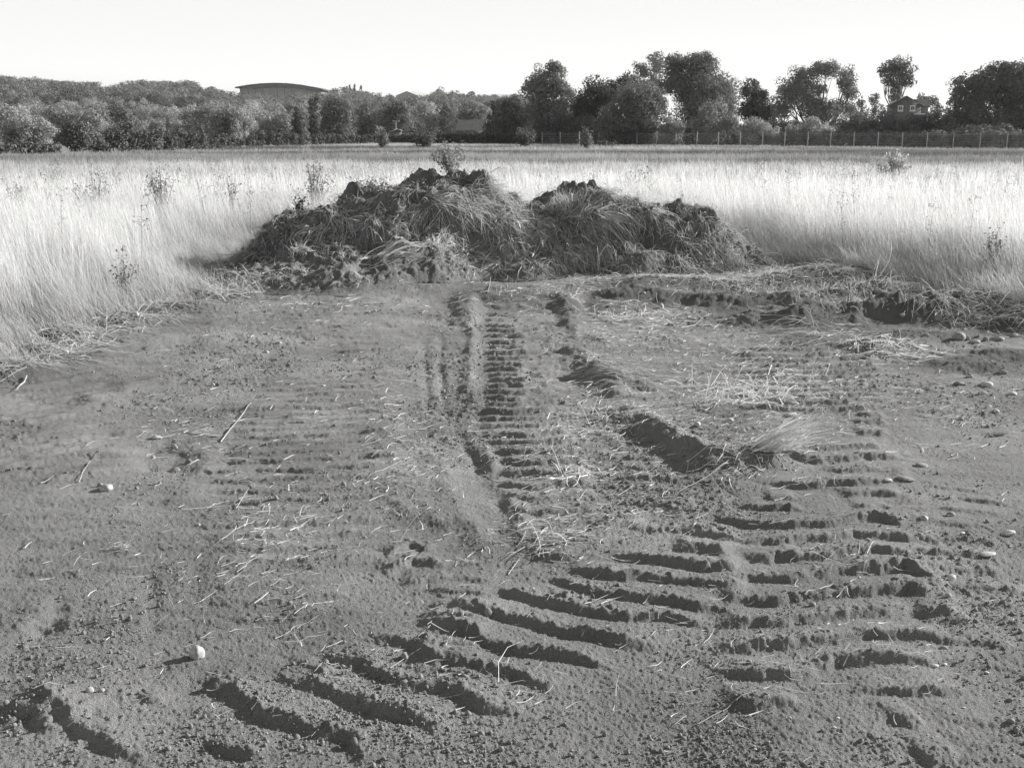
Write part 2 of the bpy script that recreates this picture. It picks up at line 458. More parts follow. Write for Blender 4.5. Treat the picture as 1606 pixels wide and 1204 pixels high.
M['soil'] = mat('bare_soil', .13, .345, 1.3, .97, 1.0, 190, bdist=.014, scale2=200, spec=.1, detail=9)
M['mound_soil'] = mat('mound_soil', .10, .19, 3, .97, 1, 60, bdist=.012, scale2=30, spec=.1)
M['clod'] = mat('soil_clod', .15, .25, 14, .97, .6, 90, bdist=.005, spec=.1)
M['straw'] = mat('dry_straw', .34, .66, 2.5, .7, trans=.3, scale2=40)
M['straw_dim'] = mat('weathered_straw', .26, .58, 4, .8, trans=.25, scale2=60)
M['straw_bright'] = mat('bright_straw', .55, .82, 6, .7, trans=.25, scale2=60)
M['grass'] = mat('dry_grass', .46, .82, .8, .75, trans=.42, scale2=14)
M['leaf'] = mat('leaf', .12, .27, .5, .7, trans=.3, rand=.35, scale2=3, spec=.06)
M['leaf_dark'] = mat('dark_leaf', .08, .155, .5, .7, trans=.25, rand=.2, scale2=3, spec=.06)
M['leaf_pale'] = mat('pale_leaf', .23, .42, .5, .7, trans=.35, rand=.25, scale2=3, spec=.06)
M['weed'] = mat('weed_leaf', .15, .36, 8, .6, trans=.3)
M['weed_dark'] = mat('dry_seed_head', .05, .14, 8, .8)
M['bark'] = mat('bark', .07, .13, 4, .95, .5, 12, bdist=.05)
M['stone'] = mat('pebble', .16, .34, 60, .8, .25, 120, rand=.25, bdist=.002)
M['stone_pale'] = mat('pale_pebble', .26, .54, 60, .75, .2, 120, bdist=.002)
M['brick'] = mat('brick_wall', .12, .17, 2, .9)
M['roof'] = mat('roof_tiles', .10, .15, 2, .85)
M['roof_pale'] = mat('pale_roof', .35, .45, .3, .6)
M['clad'] = mat('cladding', .28, .36, .2, .7)
M['clad_dark'] = mat('dark_fascia', .10, .13, .2, .7)
M['white'] = mat('white_paint', .72, .8, 3, .6)
M['glass'] = mat('window_glass', .05, .07, 1, .1, spec=.8)
M['concrete'] = mat('concrete', .36, .48, 6, .9)
M['wire'] = mat('galvanised_wire', .30, .36, 6, .5)

# field grass: tone depends on where it stands (near pale straw, farther off greener patches)
def field_mat():
    m = bpy.data.materials.new('field_grass'); m.use_nodes = True
    n = m.node_tree; L = n.links; b = n.nodes['Principled BSDF']
    geo = n.nodes.new('ShaderNodeNewGeometry')
    mp = n.nodes.new('ShaderNodeMapping'); mp.inputs['Scale'].default_value = (.012, .045, .0)
    L.new(geo.outputs['Position'], mp.inputs['Vector'])
    a = n.nodes.new('ShaderNodeTexNoise'); a.inputs['Scale'].default_value = 1; a.inputs['Detail'].default_value = 5
    L.new(mp.outputs[0], a.inputs['Vector'])
    sp = n.nodes.new('ShaderNodeSeparateXYZ'); L.new(geo.outputs['Position'], sp.inputs[0])
    y = n.nodes.new('ShaderNodeMapRange'); y.inputs['From Min'].default_value = 26; y.inputs['From Max'].default_value = 48
    L.new(sp.outputs[1], y.inputs['Value'])
    p = n.nodes.new('ShaderNodeMapRange'); p.inputs['From Min'].default_value = .43; p.inputs['From Max'].default_value = .57
    p.inputs['To Min'].default_value = 1.0; p.inputs['To Max'].default_value = .35
    L.new(a.outputs[0], p.inputs['Value'])
    mu = n.nodes.new('ShaderNodeMath'); mu.operation = 'MULTIPLY'; L.new(y.outputs[0], mu.inputs[0]); L.new(p.outputs[0], mu.inputs[1])
    f = n.nodes.new('ShaderNodeTexNoise'); f.inputs['Scale'].default_value = 3.0; f.inputs['Detail'].default_value = 4
    mf = n.nodes.new('ShaderNodeMapping'); mf.inputs['Scale'].default_value = (24, 24, .9)
    L.new(geo.outputs['Position'], mf.inputs['Vector']); L.new(mf.outputs[0], f.inputs['Vector'])
    c = n.nodes.new('ShaderNodeMapRange'); c.inputs['From Min'].default_value = .3; c.inputs['From Max'].default_value = .7
    c.inputs['To Min'].default_value = .42; c.inputs['To Max'].default_value = .95
    L.new(f.outputs[0], c.inputs['Value'])
    d = n.nodes.new('ShaderNodeMapRange'); d.inputs['To Min'].default_value = 1; d.inputs['To Max'].default_value = .24
    L.new(mu.outputs[0], d.inputs['Value'])
    e = n.nodes.new('ShaderNodeMath'); e.operation = 'MULTIPLY'; L.new(c.outputs[0], e.inputs[0]); L.new(d.outputs[0], e.inputs[1])
    # darker low down: shade among dense stems painted in, plus greener bases
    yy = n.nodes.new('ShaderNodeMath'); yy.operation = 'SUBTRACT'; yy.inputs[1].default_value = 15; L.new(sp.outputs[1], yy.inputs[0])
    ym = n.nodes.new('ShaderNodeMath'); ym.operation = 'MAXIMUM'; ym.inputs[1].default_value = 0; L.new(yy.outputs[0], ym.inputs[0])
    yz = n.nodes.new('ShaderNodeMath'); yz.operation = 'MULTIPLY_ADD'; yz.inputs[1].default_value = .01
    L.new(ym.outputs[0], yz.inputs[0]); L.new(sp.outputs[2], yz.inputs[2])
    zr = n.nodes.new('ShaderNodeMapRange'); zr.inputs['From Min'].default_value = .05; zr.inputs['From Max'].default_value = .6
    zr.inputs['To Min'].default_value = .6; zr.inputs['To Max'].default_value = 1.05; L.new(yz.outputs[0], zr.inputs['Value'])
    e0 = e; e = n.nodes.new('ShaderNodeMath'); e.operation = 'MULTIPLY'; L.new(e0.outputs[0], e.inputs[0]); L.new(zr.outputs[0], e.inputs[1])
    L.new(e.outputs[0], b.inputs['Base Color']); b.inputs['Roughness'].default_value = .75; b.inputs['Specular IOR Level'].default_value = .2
    t = n.nodes.new('ShaderNodeBsdfTranslucent'); mx = n.nodes.new('ShaderNodeMixShader'); mx.inputs[0].default_value = .42
    L.new(e.outputs[0], t.inputs['Color']); L.new(b.outputs[0], mx.inputs[1]); L.new(t.outputs[0], mx.inputs[2])
    L.new(mx.outputs[0], n.nodes['Material Output'].inputs['Surface'])
    return m
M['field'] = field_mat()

def ground_mat():
    """bare soil inside the worked patch, litter-coloured turf in the field, dark leaf litter far off"""
    m = M['soil'].copy(); m.name = 'ground_soil'
    n = m.node_tree; L = n.links; b = n.nodes['Principled BSDF']
    src = b.inputs['Base Color'].links[0].from_socket
    at_ = n.nodes.new('ShaderNodeAttribute'); at_.attribute_name = 'turf'
    mx = n.nodes.new('ShaderNodeMix'); mx.data_type = 'FLOAT'
    L.new(at_.outputs['Fac'], mx.inputs[0]); L.new(src, mx.inputs[2])
    mx.inputs[3].default_value = .22
    fa = n.nodes.new('ShaderNodeAttribute'); fa.attribute_name = 'fresh'      # freshly turned, damper and darker earth
    fm = n.nodes.new('ShaderNodeMapRange'); fm.inputs['To Min'].default_value = 1; fm.inputs['To Max'].default_value = .55
    L.new(fa.outputs['Fac'], fm.inputs['Value'])
    ml = n.nodes.new('ShaderNodeMath'); ml.operation = 'MULTIPLY'; L.new(mx.outputs[0], ml.inputs[0]); L.new(fm.outputs[0], ml.inputs[1])
    L.new(ml.outputs[0], b.inputs['Base Color'])
    return m

# ------------------------------------------------------------------ GROUND, one sheet to the horizon
_GR = {}
def GZ(x, y):
    """height of the ground sheet, read off its own grid"""
    th, rr, Z = _GR['th'], _GR['rr'], _GR['z']
    R_ = np.hypot(x, y); T_ = np.arctan2(x, y)
    i = np.clip(np.searchsorted(rr, R_)-1, 0, len(rr)-2); j = np.clip(np.searchsorted(th, T_)-1, 0, len(th)-2)
    u = np.clip((R_-rr[i])/(rr[i+1]-rr[i]), 0, 1); v = np.clip((T_-th[j])/(th[j+1]-th[j]), 0, 1)
    return (Z[i, j]*(1-v)+Z[i, j+1]*v)*(1-u)+(Z[i+1, j]*(1-v)+Z[i+1, j+1]*v)*u
def build_ground():
    dense = np.radians(np.linspace(-28.5, 28.5, 860))
    side = np.radians(np.concatenate([np.linspace(28.8, 46, 56), np.linspace(49, 180, 20)]))
    th = np.concatenate([-side[::-1], dense, side])
    el = np.concatenate([np.linspace(math.atan(EYE/2.35), math.atan(EYE/4.6), 270)[:-1], np.linspace(math.atan(EYE/4.6), math.atan(EYE/10.8), 300)[:-1], np.linspace(math.atan(EYE/10.8), math.atan(EYE/15.5), 60)])
    rr = np.concatenate([[.02, .8, 1.5, 2.0], EYE/np.tan(el), np.geomspace(16, 5000, 90)])
    T, R = np.meshgrid(th, rr)
    X = R*np.sin(T); Y = R*np.cos(T)
    Z = H(X.ravel(), Y.ravel()).reshape(X.shape)
    _GR['th'], _GR['rr'], _GR['z'] = th, rr, Z
    nr, nc = X.shape
    V = np.stack([X, Y, Z], -1).reshape(-1, 3)
    i = np.arange(nr-1)[:, None]*nc+np.arange(nc-1)[None, :]
    F = np.stack([i, i+1, i+nc+1, i+nc], -1).reshape(-1, 4)
    F = F[:, ::-1]
    me = mesh_np('ground', V, F, True)
    d = poly_dist(V[:, 0], V[:, 1], DP[:17])
    fr = np.zeros(len(V)); m_ = (V[:, 1] > 5) & (V[:, 1] < 13) & (np.abs(V[:, 0]) < 9)
    xv, yv = V[m_, 0], V[m_, 1]; f_ = np.zeros(len(xv))
    for px, py, rx, ry, hh, a in heaps:
        if hh < .055 or py > 600: continue
        gx, gy = gp(px, py); f_ = np.maximum(f_, np.exp(-(((xv-gx)/(rx*1.5))**2+((yv-gy)/(ry*1.8))**2)))
    fr[m_] = np.clip(f_*1.3+fbm(xv, yv, 2.5, 3, 19)*.35, 0, 1)*(f_ > .12)
    a_ = me.attributes.new('fresh', 'FLOAT', 'POINT'); a_.data.foreach_set('value', fr.astype(np.float32))
    turf = np.where(in_poly(V[:, 0], V[:, 1], DP), 0, np.clip(d*3, 0, 1))
    a = me.attributes.new('turf', 'FLOAT', 'POINT'); a.data.foreach_set('value', turf.astype(np.float32))
    o = link('ground', me, ground_mat())
    tag(o, kind='structure')
    return o
build_ground()
def hz(x, y):
    return float(GZ(np.array([x]), np.array([y]))[0])

# ------------------------------------------------------------------ blades: vectorised thin strips
def blades(root, dirn, length, width, droop, segs=4, head=None, floor=None, wob=0.0, R=rng):
    """root (n,3), dirn (n,3) unit; droop = how far gravity bends the tip per metre"""
    n = len(root)
    t = np.linspace(0, 1, segs+1)
    L = length[:, None, None]; T = t[None, :, None]
    P = root[:, None, :]+dirn[:, None, :]*L*T
    P = P+np.array([0, 0, -1])[None, None, :]*(droop[:, None, None]*L*T**2)
    if wob:
        w = R.normal(0, 1, (n, 1, 3))*wob*L
        P = P+w*(T*(1-T)*4)
    if floor is not None:
        fz = floor(P[..., 0].ravel(), P[..., 1].ravel()).reshape(n, segs+1)
        P[..., 2] = np.maximum(P[..., 2], fz+.004+.012*R.random((n, 1)))
    side = np.cross(dirn, R.normal(0, 1, (n, 3)))
    side /= np.linalg.norm(side, axis=1)[:, None]+1e-9
    prof = np.interp(t, [0, .6, 1], [1, .75, .15])[None, :]*np.ones((n, 1))
    if head is not None:
        hp = np.interp(t, [0, .55, .75, .85, 1], [.9, .6, .6, 2.6, .4])
        prof = np.where(head[:, None], hp[None, :], prof)
    Wd = (prof*width[:, None]*.5)[..., None]*side[:, None, :]
    A = P-Wd; B = P+Wd
    V = np.stack([A, B], 2).reshape(-1, 3)
    base = (np.arange(n)*(segs+1)*2)[:, None]+np.arange(segs)[None, :]*2
    F = np.stack([base, base+1, base+3, base+2], -1).reshape(-1, 4)
    return V, F
def join(parts):
    V = []; F = []; k = 0
    for v, f in parts:
        V.append(v); F.append(f+k); k += len(v)
    return np.concatenate(V), np.concatenate(F)
def unit(a):
    return a/(np.linalg.norm(a, axis=1)[:, None]+1e-9)

# ------------------------------------------------------------------ scatter (uncountable stuff): points + prototypes in one mesh, instanced by nodes
_NG = {}
def scatter_tree(k):
    if k in _NG: return _NG[k]
    ng = bpy.data.node_groups.new('scatter', 'GeometryNodeTree')
    ng.interface.new_socket('Geometry', in_out='INPUT', socket_type='NodeSocketGeometry')
    ng.interface.new_socket('Geometry', in_out='OUTPUT', socket_type='NodeSocketGeometry')
    N = ng.nodes; L = ng.links
    gi = N.new('NodeGroupInput'); go = N.new('NodeGroupOutput')
    def attr(name, typ):
        a = N.new('GeometryNodeInputNamedAttribute'); a.data_type = typ; a.inputs[0].default_value = name
        return [s for s in a.outputs if s.enabled and s.name == 'Attribute'][0]
    isp = attr('isp', 'BOOLEAN'); var = attr('var', 'INT')
    se = N.new('GeometryNodeSeparateGeometry'); se.domain = 'POINT'
    L.new(gi.outputs[0], se.inputs[0]); L.new(isp, se.inputs[1])
    jn = N.new('GeometryNodeJoinGeometry')
    for i in range(k):
        c = N.new('FunctionNodeCompare'); c.data_type = 'INT'; c.operation = 'EQUAL'
        ins = [s for s in c.inputs if s.enabled and s.type == 'INT']
        L.new(var, ins[0]); ins[1].default_value = i
        s2 = N.new('GeometryNodeSeparateGeometry'); s2.domain = 'POINT'
        L.new(se.outputs[1], s2.inputs[0]); L.new([s for s in c.outputs if s.enabled][0], s2.inputs[1])
        g = N.new('GeometryNodeGeometryToInstance'); L.new(s2.outputs[0], g.inputs[0])
        L.new(g.outputs[0], jn.inputs[0])
    ip = N.new('GeometryNodeInstanceOnPoints')
    L.new(se.outputs[0], ip.inputs['Points']); L.new(jn.outputs[0], ip.inputs['Instance'])
    ip.inputs['Pick Instance'].default_value = True
    L.new(var, ip.inputs['Instance Index'])
    er = N.new('FunctionNodeEulerToRotation')
    L.new(attr('rot', 'FLOAT_VECTOR'), er.inputs[0]); L.new(er.outputs[0], ip.inputs['Rotation'])
    L.new(attr('scl', 'FLOAT_VECTOR'), ip.inputs['Scale'])
    L.new(ip.outputs[0], go.inputs[0])
    _NG[k] = ng
    return ng
def scatter(name, pts, rot, scl, protos, mt, smooth=False, parent=None):
    n = len(pts); k = len(protos)
    V = []; F3 = []; F4 = []; var = []; c = 0
    for i, (v, f) in enumerate(protos):
        f = np.asarray(f)
        (F3 if f.shape[1] == 3 else F4).append(f+c)
        V.append(v); var.append(np.full(len(v), i)); c += len(v)
    V.append(pts); var.append(rng.integers(0, k, n))
    FF = []
    if F3: FF.append(np.concatenate(F3))
    if F4: FF.append(np.concatenate(F4))
    me = mesh_np(name, np.concatenate(V), FF, smooth)
    isp = np.zeros(c+n, bool); isp[c:] = True
    me.attributes.new('isp', 'BOOLEAN', 'POINT').data.foreach_set('value', isp)
    me.attributes.new('var', 'INT', 'POINT').data.foreach_set('value', np.concatenate(var).astype(np.int32))
    r3 = np.zeros((c+n, 3), np.float32); r3[c:] = rot
    s3 = np.ones((c+n, 3), np.float32); s3[c:] = np.asarray(scl).reshape(n, -1)*np.ones((1, 3))
    me.attributes.new('rot', 'FLOAT_VECTOR', 'POINT').data.foreach_set('vector', r3.ravel())
    me.attributes.new('scl', 'FLOAT_VECTOR', 'POINT').data.foreach_set('vector', s3.ravel())
    o = link(name, me, mt, parent)
    md = o.modifiers.new('scatter', 'NODES'); md.node_group = scatter_tree(k)
    return o
def grass_clump(n, rad, h0, h1, w, lean=(0, 0), spread=.25, droop=.12, heads=.5, segs=4):
    a = rng.random(n)*2*math.pi; q = np.sqrt(rng.random(n))*rad
    root = np.stack([q*np.cos(a), q*np.sin(a), np.full(n, -.03)], 1)
    d = unit(np.stack([lean[0]+rng.normal(0, spread, n), lean[1]+rng.normal(0, spread, n), np.ones(n)], 1))
    L = rng.uniform(h0, h1, n)*np.where(rng.random(n) < .3, .55, 1)
    return blades(root, d, L, w*rng.uniform(.6, 1.4, n), rng.uniform(0, droop*2, n), segs, rng.random(n) < heads, wob=.03)

# spoil heaps are built further down, but the grass must keep out of them
def spine_h(px, tab, Y):
    """silhouette table (photo px -> row) to height above the ground at distance Y"""
    return at(px, float(np.interp(px, [t[0] for t in tab], [t[1] for t in tab])), Y).z

# ------------------------------------------------------------------ SPOIL HEAPS
HEAPS = [   # silhouette (px,row), foot (px,row), ridge distance, back length, seed
 dict(tab=[(318,478),(335,455),(348,430),(372,408),(400,376),(440,342),(480,330),(520,320),(545,313),(575,300),(600,302),(615,285),(640,268),(665,262),(690,263),(735,262),(765,266),(785,285),(800,308),(825,325),(860,345),(900,385),(930,420)],
      foot=[(318,482),(350,462),(420,466),(520,470),(600,466),(700,452),(800,440),(930,428)], Y=13.3, back=1.5, seed=51),
 dict(tab=[(725,445),(745,436),(770,412),(790,382),(820,352),(850,332),(900,316),(940,308),(965,316),(1000,328),(1050,334),(1085,328),(1115,328),(1135,342),(1155,362),(1180,384),(1205,402),(1225,425)],
      foot=[(725,446),(800,442),(900,436),(1000,434),(1100,428),(1225,426)], Y=13.2, back=1.3, seed=61),
 dict(tab=[(818,330),(832,306),(850,296),(858,288),(875,284),(895,289),(902,296),(915,289),(926,292),(934,308),(955,318),(980,335)],
      foot=[(818,345),(980,345)], Y=14.3, back=.7, seed=71),
]
for hp in HEAPS:
    Y = hp['Y']
    hp['sx'] = np.array([at(p, r, Y).x for p, r in hp['tab']])
    zz = np.array([at(p, r, Y).z for p, r in hp['tab']])
    gz = H(hp['sx'], np.full(len(zz), Y), False)
    hp['sz'] = np.maximum(zz-gz, 0)
    hp['sz'][0] = hp['sz'][-1] = 0
    fx = []; fy = []
    for p, r in hp['foot']:
        g = gp(p, r) if r > 350 or hp['seed'] != 71 else (at(p, 340, Y-.7).x, Y-.7)
        fx.append(at(p, 400, Y).x); fy.append(g[1])
    hp['fx'] = np.array(fx); hp['fy'] = np.array(fy)
def heap_h(hp, x, y, detail=True):
    wx = x+fbm(x, y, 1.5, 2, hp['seed'])*.10; wy = y+fbm(x, y, 1.5, 2, hp['seed']+1)*.22
    Sx = np.interp(wx, hp['sx'], hp['sz'], left=0, right=0)
    yf = np.interp(wx, hp['fx'], hp['fy']); Y = hp['Y']
    v = np.clip((wy-yf)/(Y-yf), 0, 1)
    k = 3.0
    terr = v+.07*sstep(0, .2, v)*np.sin(v*2*math.pi*1.6+fbm(x, y, .8, 2, hp['seed']+2)*3)
    pf = np.clip(.45*sstep(0, 1, terr)+.55*np.clip(terr, 0, 1)**1.0, 0, 1.02)
    pb = 1-sstep(0, hp['back'], wy-Y)
    p = np.where(wy < Y, pf, pb)
    h = Sx*p
    if detail:
        e = sstep(.0, .35, h)
        h = h+e*(fbm(x, y, 2.6, 3, hp['seed']+3)*.16+fbm(x, y, 7, 3, hp['seed']+4)*.055)
        cl = np.abs(fbm(x, y, 5, 3, hp['seed']+5))
        h = h+e*(.2-cl)*.12
        h = h+sstep(.0, .1, h)*(fbm(x, y, 18, 4, hp['seed']+6, .65)*.045+np.maximum(fbm(x, y, 40, 2, hp['seed']+7), 0)*.02)
    return np.where(Sx*p > .004, h, -.2)
def TH(x, y):
    x = np.asarray(x, float); y = np.asarray(y, float)
    g = GZ(x, y)
    m = (y > 9) & (y < 17)
    if m.any():
        a = np.full(x.shape, -1.0)
        for hp in HEAPS: a[m] = np.maximum(a[m], heap_h(hp, x[m], y[m]))
        g = g+np.maximum(a, 0)
    return g
def cast(px, py, y0=2.6, y1=30, fn=None):
    """where the sight line of a pixel meets the earth"""
    ys = np.concatenate([np.arange(y0, 18, .02), np.arange(18, y1, .5)])
    a = at(px, py, 1.0); dx, dz = a.x, a.z-EYE
    z = EYE+dz*ys; x = dx*ys
    g = TH(x, ys)
    k = np.argmax(z < g)
    if z[k] >= g[k]: k = len(ys)-1
    return Vector((x[k], ys[k], g[k]))
heap_names = [('large long spoil heap of dark earth and torn turf at the left of the two', 'low rounded spoil heap draped in straw at the right of the two'),]
def build_heap(hp, label, n):
    x0, x1 = hp['sx'][0]-.05, hp['sx'][-1]+.05
    ya, yb = hp['fy'].min()-.15, hp['Y']+hp['back']+.25
    nx, ny = n
    X, Y = np.meshgrid(np.linspace(x0, x1, nx), np.linspace(ya, yb, ny))
    g = H(X.ravel(), Y.ravel(), False)
    h = heap_h(hp, X.ravel(), Y.ravel())
    z = np.where(h > 0, g+h, g-.12)
    # push crumbs sideways so faces overhang a little
    pe = sstep(.12, .35, h)
    xr = X.ravel()+fbm(X.ravel(), Y.ravel(), 9, 2, 81)*.05*pe
    yr = Y.ravel()+fbm(X.ravel(), Y.ravel(), 9, 2, 82)*.07*pe
    loc = Vector(((x0+x1)/2, hp['Y'], float(np.median(g))))
    V = np.stack([xr, yr, z], 1)-np.array(loc)
    i = np.arange(ny-1)[:, None]*nx+np.arange(nx-1)[None, :]
    F = np.stack([i, i+1, i+nx+1, i+nx], -1).reshape(-1, 4)
    keep = (h.reshape(ny, nx) > 0)
    kf = (keep.ravel()[F]).any(1)
    r = empty('earth_mound', loc)
    tag(r, label, 'mound', 'spoil heaps across the end of the track')
    link('soil', mesh_np('mound_soil', V, F[kf], True), M['mound_soil'], r)
    return r
mounds = [build_heap(HEAPS[0], 'long dark earth heap, highest and leftmost, weeds on its crest', (330, 200)),
          build_heap(HEAPS[1], 'rounded earth heap draped in dry straw, right of the highest heap', (300, 170)),
          build_heap(HEAPS[2], 'small dark lump of bare earth standing up behind the straw-draped heap', (110, 90))]

def heap_straw(hp, root, name, n, L0, L1, mt, seed, w=.006, thr=.0, up=.25):
    R = np.random.default_rng(seed)
    x = R.uniform(hp['sx'][0], hp['sx'][-1], n*4); y = R.uniform(hp['fy'].min(), hp['Y']+.5, n*4)
    h = heap_h(hp, x, y, False)
    q = fbm(x, y, 2.2, 3, seed)+R.normal(0, .12, n*4)
    k = np.where((h > .05) & (q > thr))[0][:n]
    x, y = x[k], y[k]
    z = TH(x, y); e = .05
    gx = (TH(x+e, y)-z)/e; gy = (TH(x, y+e)-z)/e
    sw = fbm(x, y, 1.6, 2, seed+1)*3.2
    d = np.stack([-gx*.7+np.cos(sw)*.6*np.sign(fbm(x, y, .9, 2, seed+2)), -gy*.6-.35+R.normal(0, .25, len(x)), up+R.normal(0, .2, len(x))], 1)+R.normal(0, .5, (len(x), 3))
    V, F = blades(np.stack([x, y, z-.01], 1), unit(d), R.uniform(L0, L1, len(x)), w*R.uniform(.6, 1.6, len(x)), R.uniform(.4, 1.0, len(x)), 6, None, TH, .17, R)
    return tag(link(name, mesh_np(name, V-np.array(root.location), F), mt, root), kind='stuff')
heap_straw(HEAPS[0], mounds[0], 'torn_turf', 3600, .06, .26, M['straw_dim'], 101, thr=.0)
heap_straw(HEAPS[0], mounds[0], 'loose_straw', 2300, .06, .30, M['straw'], 102, w=.005, thr=.1, up=.35)
heap_straw(HEAPS[1], mounds[1], 'draped_straw', 3800, .08, .29, M['straw_dim'], 111, thr=-.12)
heap_straw(HEAPS[1], mounds[1], 'loose_straw', 2300, .07, .32, M['straw'], 112, w=.005, thr=.0, up=.35)
heap_straw(HEAPS[2], mounds[2], 'torn_turf', 350, .08, .25, M['straw_dim'], 121, thr=.0)

def drape(root, name, mt, items, seed, w=.006, floor=TH):
    """bundles of stalks: (px, py, n, length, half-width px, (dx, dy) on the picture, up, spread, towards)"""
    R = np.random.default_rng(seed); parts = []
    for px, py, n, L, hw, (dx, dy), up, sp, tw in items:
        n = int(n)
        base = np.array([cast(px+hw*u, py+hw*.35*v) for u, v in R.normal(0, .55, (max(3, n//5), 2))])
        k = R.integers(0, len(base), n)
        root_p = base[k]+R.normal(0, .02, (n, 3))*[1, 1, 0]
        d = unit(np.stack([np.full(n, dx, float), np.full(n, -tw, float), np.full(n, -dy+up, float)], 1)+R.normal(0, sp*1.5, (n, 3)))
        parts.append(blades(root_p, d, L*R.uniform(.45, 1.15, n), w*R.uniform(.6, 1.5, n), R.uniform(.15, .8, n), 6, R.random(n) < .2, floor, .09, R))
    V, F = join(parts)
    loc = np.array(root.location) if root else np.zeros(3)
    return tag(link(name, mesh_np(name, V-loc, F), mt, root), kind='stuff')
drape(mounds[0], 'straw_bundle', M['straw'], [
    (545,345,110,.34,22,(.5,.5),.45,.25,.5), (500,360,90,.3,22,(-.6,.5),.4,.25,.6), (575,350,70,.3,14,(.2,.9),.4,.2,.5),
    (680,318,130,.4,24,(1,.1),.2,.3,.3), (740,325,150,.36,36,(1,.35),.2,.32,.5), (800,345,160,.35,25,(.7,.6),.2,.3,.6), (670,335,120,.3,18,(-.7,.8),.2,.25,.7),
    (655,400,120,.55,14,(-1,.45),.18,.16,.4), (690,385,150,.2,22,(.1,-.6),.3,.5,.4), (720,395,110,.2,25,(.2,-.3),.3,.5,.4), 
    (470,395,120,.16,26,(.2,-.2),.2,.5,.4), (430,370,120,.18,30,(-.3,.2),.2,.5,.4), (520,385,90,.16,26,(.3,.2),.3,.5,.4), (620,350,100,.16,25,(.6,.3),.1,.4,.3),
    (760,300,120,.3,15,(1,-.1),.2,.35,.2), (800,380,140,.3,25,(.4,.4),.1,.4,.4), (450,430,120,.14,35,(.3,.1),.2,.6,.3), (430,330,60,.2,14,(-.3,-.4),.3,.4,.1)], 201)
drape(mounds[0], 'fanned_straw', M['straw_bright'], [(668,385,90,.75,9,(-1,.50),.30,.07,.7), (690,385,60,.3,14,(.4,-.3),.4,.4,.3), (585,338,24,.3,8,(.35,.9),.2,.1,.4), (1000,300,1,.05,2,(0,0),0,0,0)], 205, w=.010)
drape(mounds[0], 'dark_turf_fringe', M['weed'], [
    (395,400,260,.4,16,(-.7,.7),.3,.25,.5), (365,425,200,.35,14,(-.7,.7),.3,.3,.4), (430,365,160,.3,25,(-.2,.8),.3,.25,.7), (640,300,220,.25,20,(-.1,.8),.3,.25,.8),
    (700,290,200,.2,30,(.1,.8),.4,.3,.7), (560,330,160,.2,25,(-.2,.7),.2,.3,.7), (750,290,150,.25,18,(.3,.7),.3,.3,.5)], 202)
drape(mounds[1], 'straw_bundle', M['straw'], [
    (885,335,200,.36,16,(-.1,-1),.3,.22,.05), (905,345,200,.42,20,(.6,-.4),.3,.3,.3), (940,340,200,.45,25,(.8,.5),.35,.25,.5), (930,360,150,.5,20,(.45,.9),.2,.16,.5),
    (860,360,200,.55,25,(-.9,.7),.3,.2,.5), (830,390,160,.55,20,(-.9,.6),.2,.2,.4), (980,380,140,.4,16,(.5,1),.2,.18,.5), (900,395,200,.45,40,(.2,.8),.2,.35,.5),
    (1090,385,170,.2,22,(.4,.6),.4,.4,.5), (1060,370,60,.2,16,(-.4,.3),.3,.4,.3), (1010,335,120,.22,30,(.6,.4),.3,.35,.3), (955,305,110,.22,14,(1,-.2),.2,.25,.1),
    (970,345,100,.25,25,(.9,.4),.2,.3,.3), (1030,345,60,.15,20,(.4,.4),.3,.4,.4)], 211)
drape(mounds[1], 'brown_straw', M['straw_dim'], [
    (820,385,220,.5,28,(-.9,.75),.3,.25,.5), (870,370,180,.4,35,(-.4,1),.3,.3,.7), (940,385,160,.4,30,(.3,1),.3,.25,.7), (790,410,200,.5,22,(-1,.6),.2,.18,.4), (1100,400,150,.2,25,(.3,.7),.3,.4,.5)], 212)
drape(mounds[2], 'straw_bundle', M['straw'], [(895,318,80,.22,22,(.2,-.7),.3,.3,.1), (935,318,40,.2,10,(.7,-.4),.3,.3,.1)], 221)

# ------------------------------------------------------------------ loose clods of soil (uncountable crumbs)
def clod_proto(R, n=1):
    t = (1+5**.5)/2
    v = np.array([(-1,t,0),(1,t,0),(-1,-t,0),(1,-t,0),(0,-1,t),(0,1,t),(0,-1,-t),(0,1,-t),(t,0,-1),(t,0,1),(-t,0,-1),(-t,0,1)], float)
    v /= np.linalg.norm(v[0])
    f = np.array([(0,11,5),(0,5,1),(0,1,7),(0,7,10),(0,10,11),(1,5,9),(5,11,4),(11,10,2),(10,7,6),(7,1,8),(3,9,4),(3,4,2),(3,2,6),(3,6,8),(3,8,9),(4,9,5),(2,4,11),(6,2,10),(8,6,7),(9,8,1)])
    v = v*R.uniform(.6, 1.2, (12, 1))*[1, .85, .7]
    return v, f
def screen_pts(n, x0, x1, y0, y1, R=rng):
    px = R.uniform(x0, x1, n); py = R.uniform(y0, y1, n)
    fw = FP*cP+(CY-py)*sP; up = (CY-py)*cP-FP*sP; t = EYE/(-up)
    return (px-CX)*t, fw*t
R = np.random.default_rng(31)
x, y = screen_pts(95000, -150, 1760, 455, 1300, R)
q = fbm(x, y, 1.1, 3, 41)*.9+fbm(x, y, 3, 3, 88)*.9+R.normal(0, .22, len(x))
k = (q > .14) & in_poly(x, y, DP) & (y < 13)
x, y = x[k], y[k]
s = R.lognormal(0, .55, len(x))*.0026*(.7+y*.11)
s = np.clip(s, .002, .028)
scatter('soil_clods', np.stack([x, y, TH(x, y)+s*.25], 1), R.uniform(0, 6.28, (len(x), 3)), s, [clod_proto(R) for _ in range(5)], M['clod'])
tag(bpy.data.objects['soil_clods'], 'small crumbs of loose soil scattered over the bare earth and tracks', 'soil crumbs', kind='stuff')
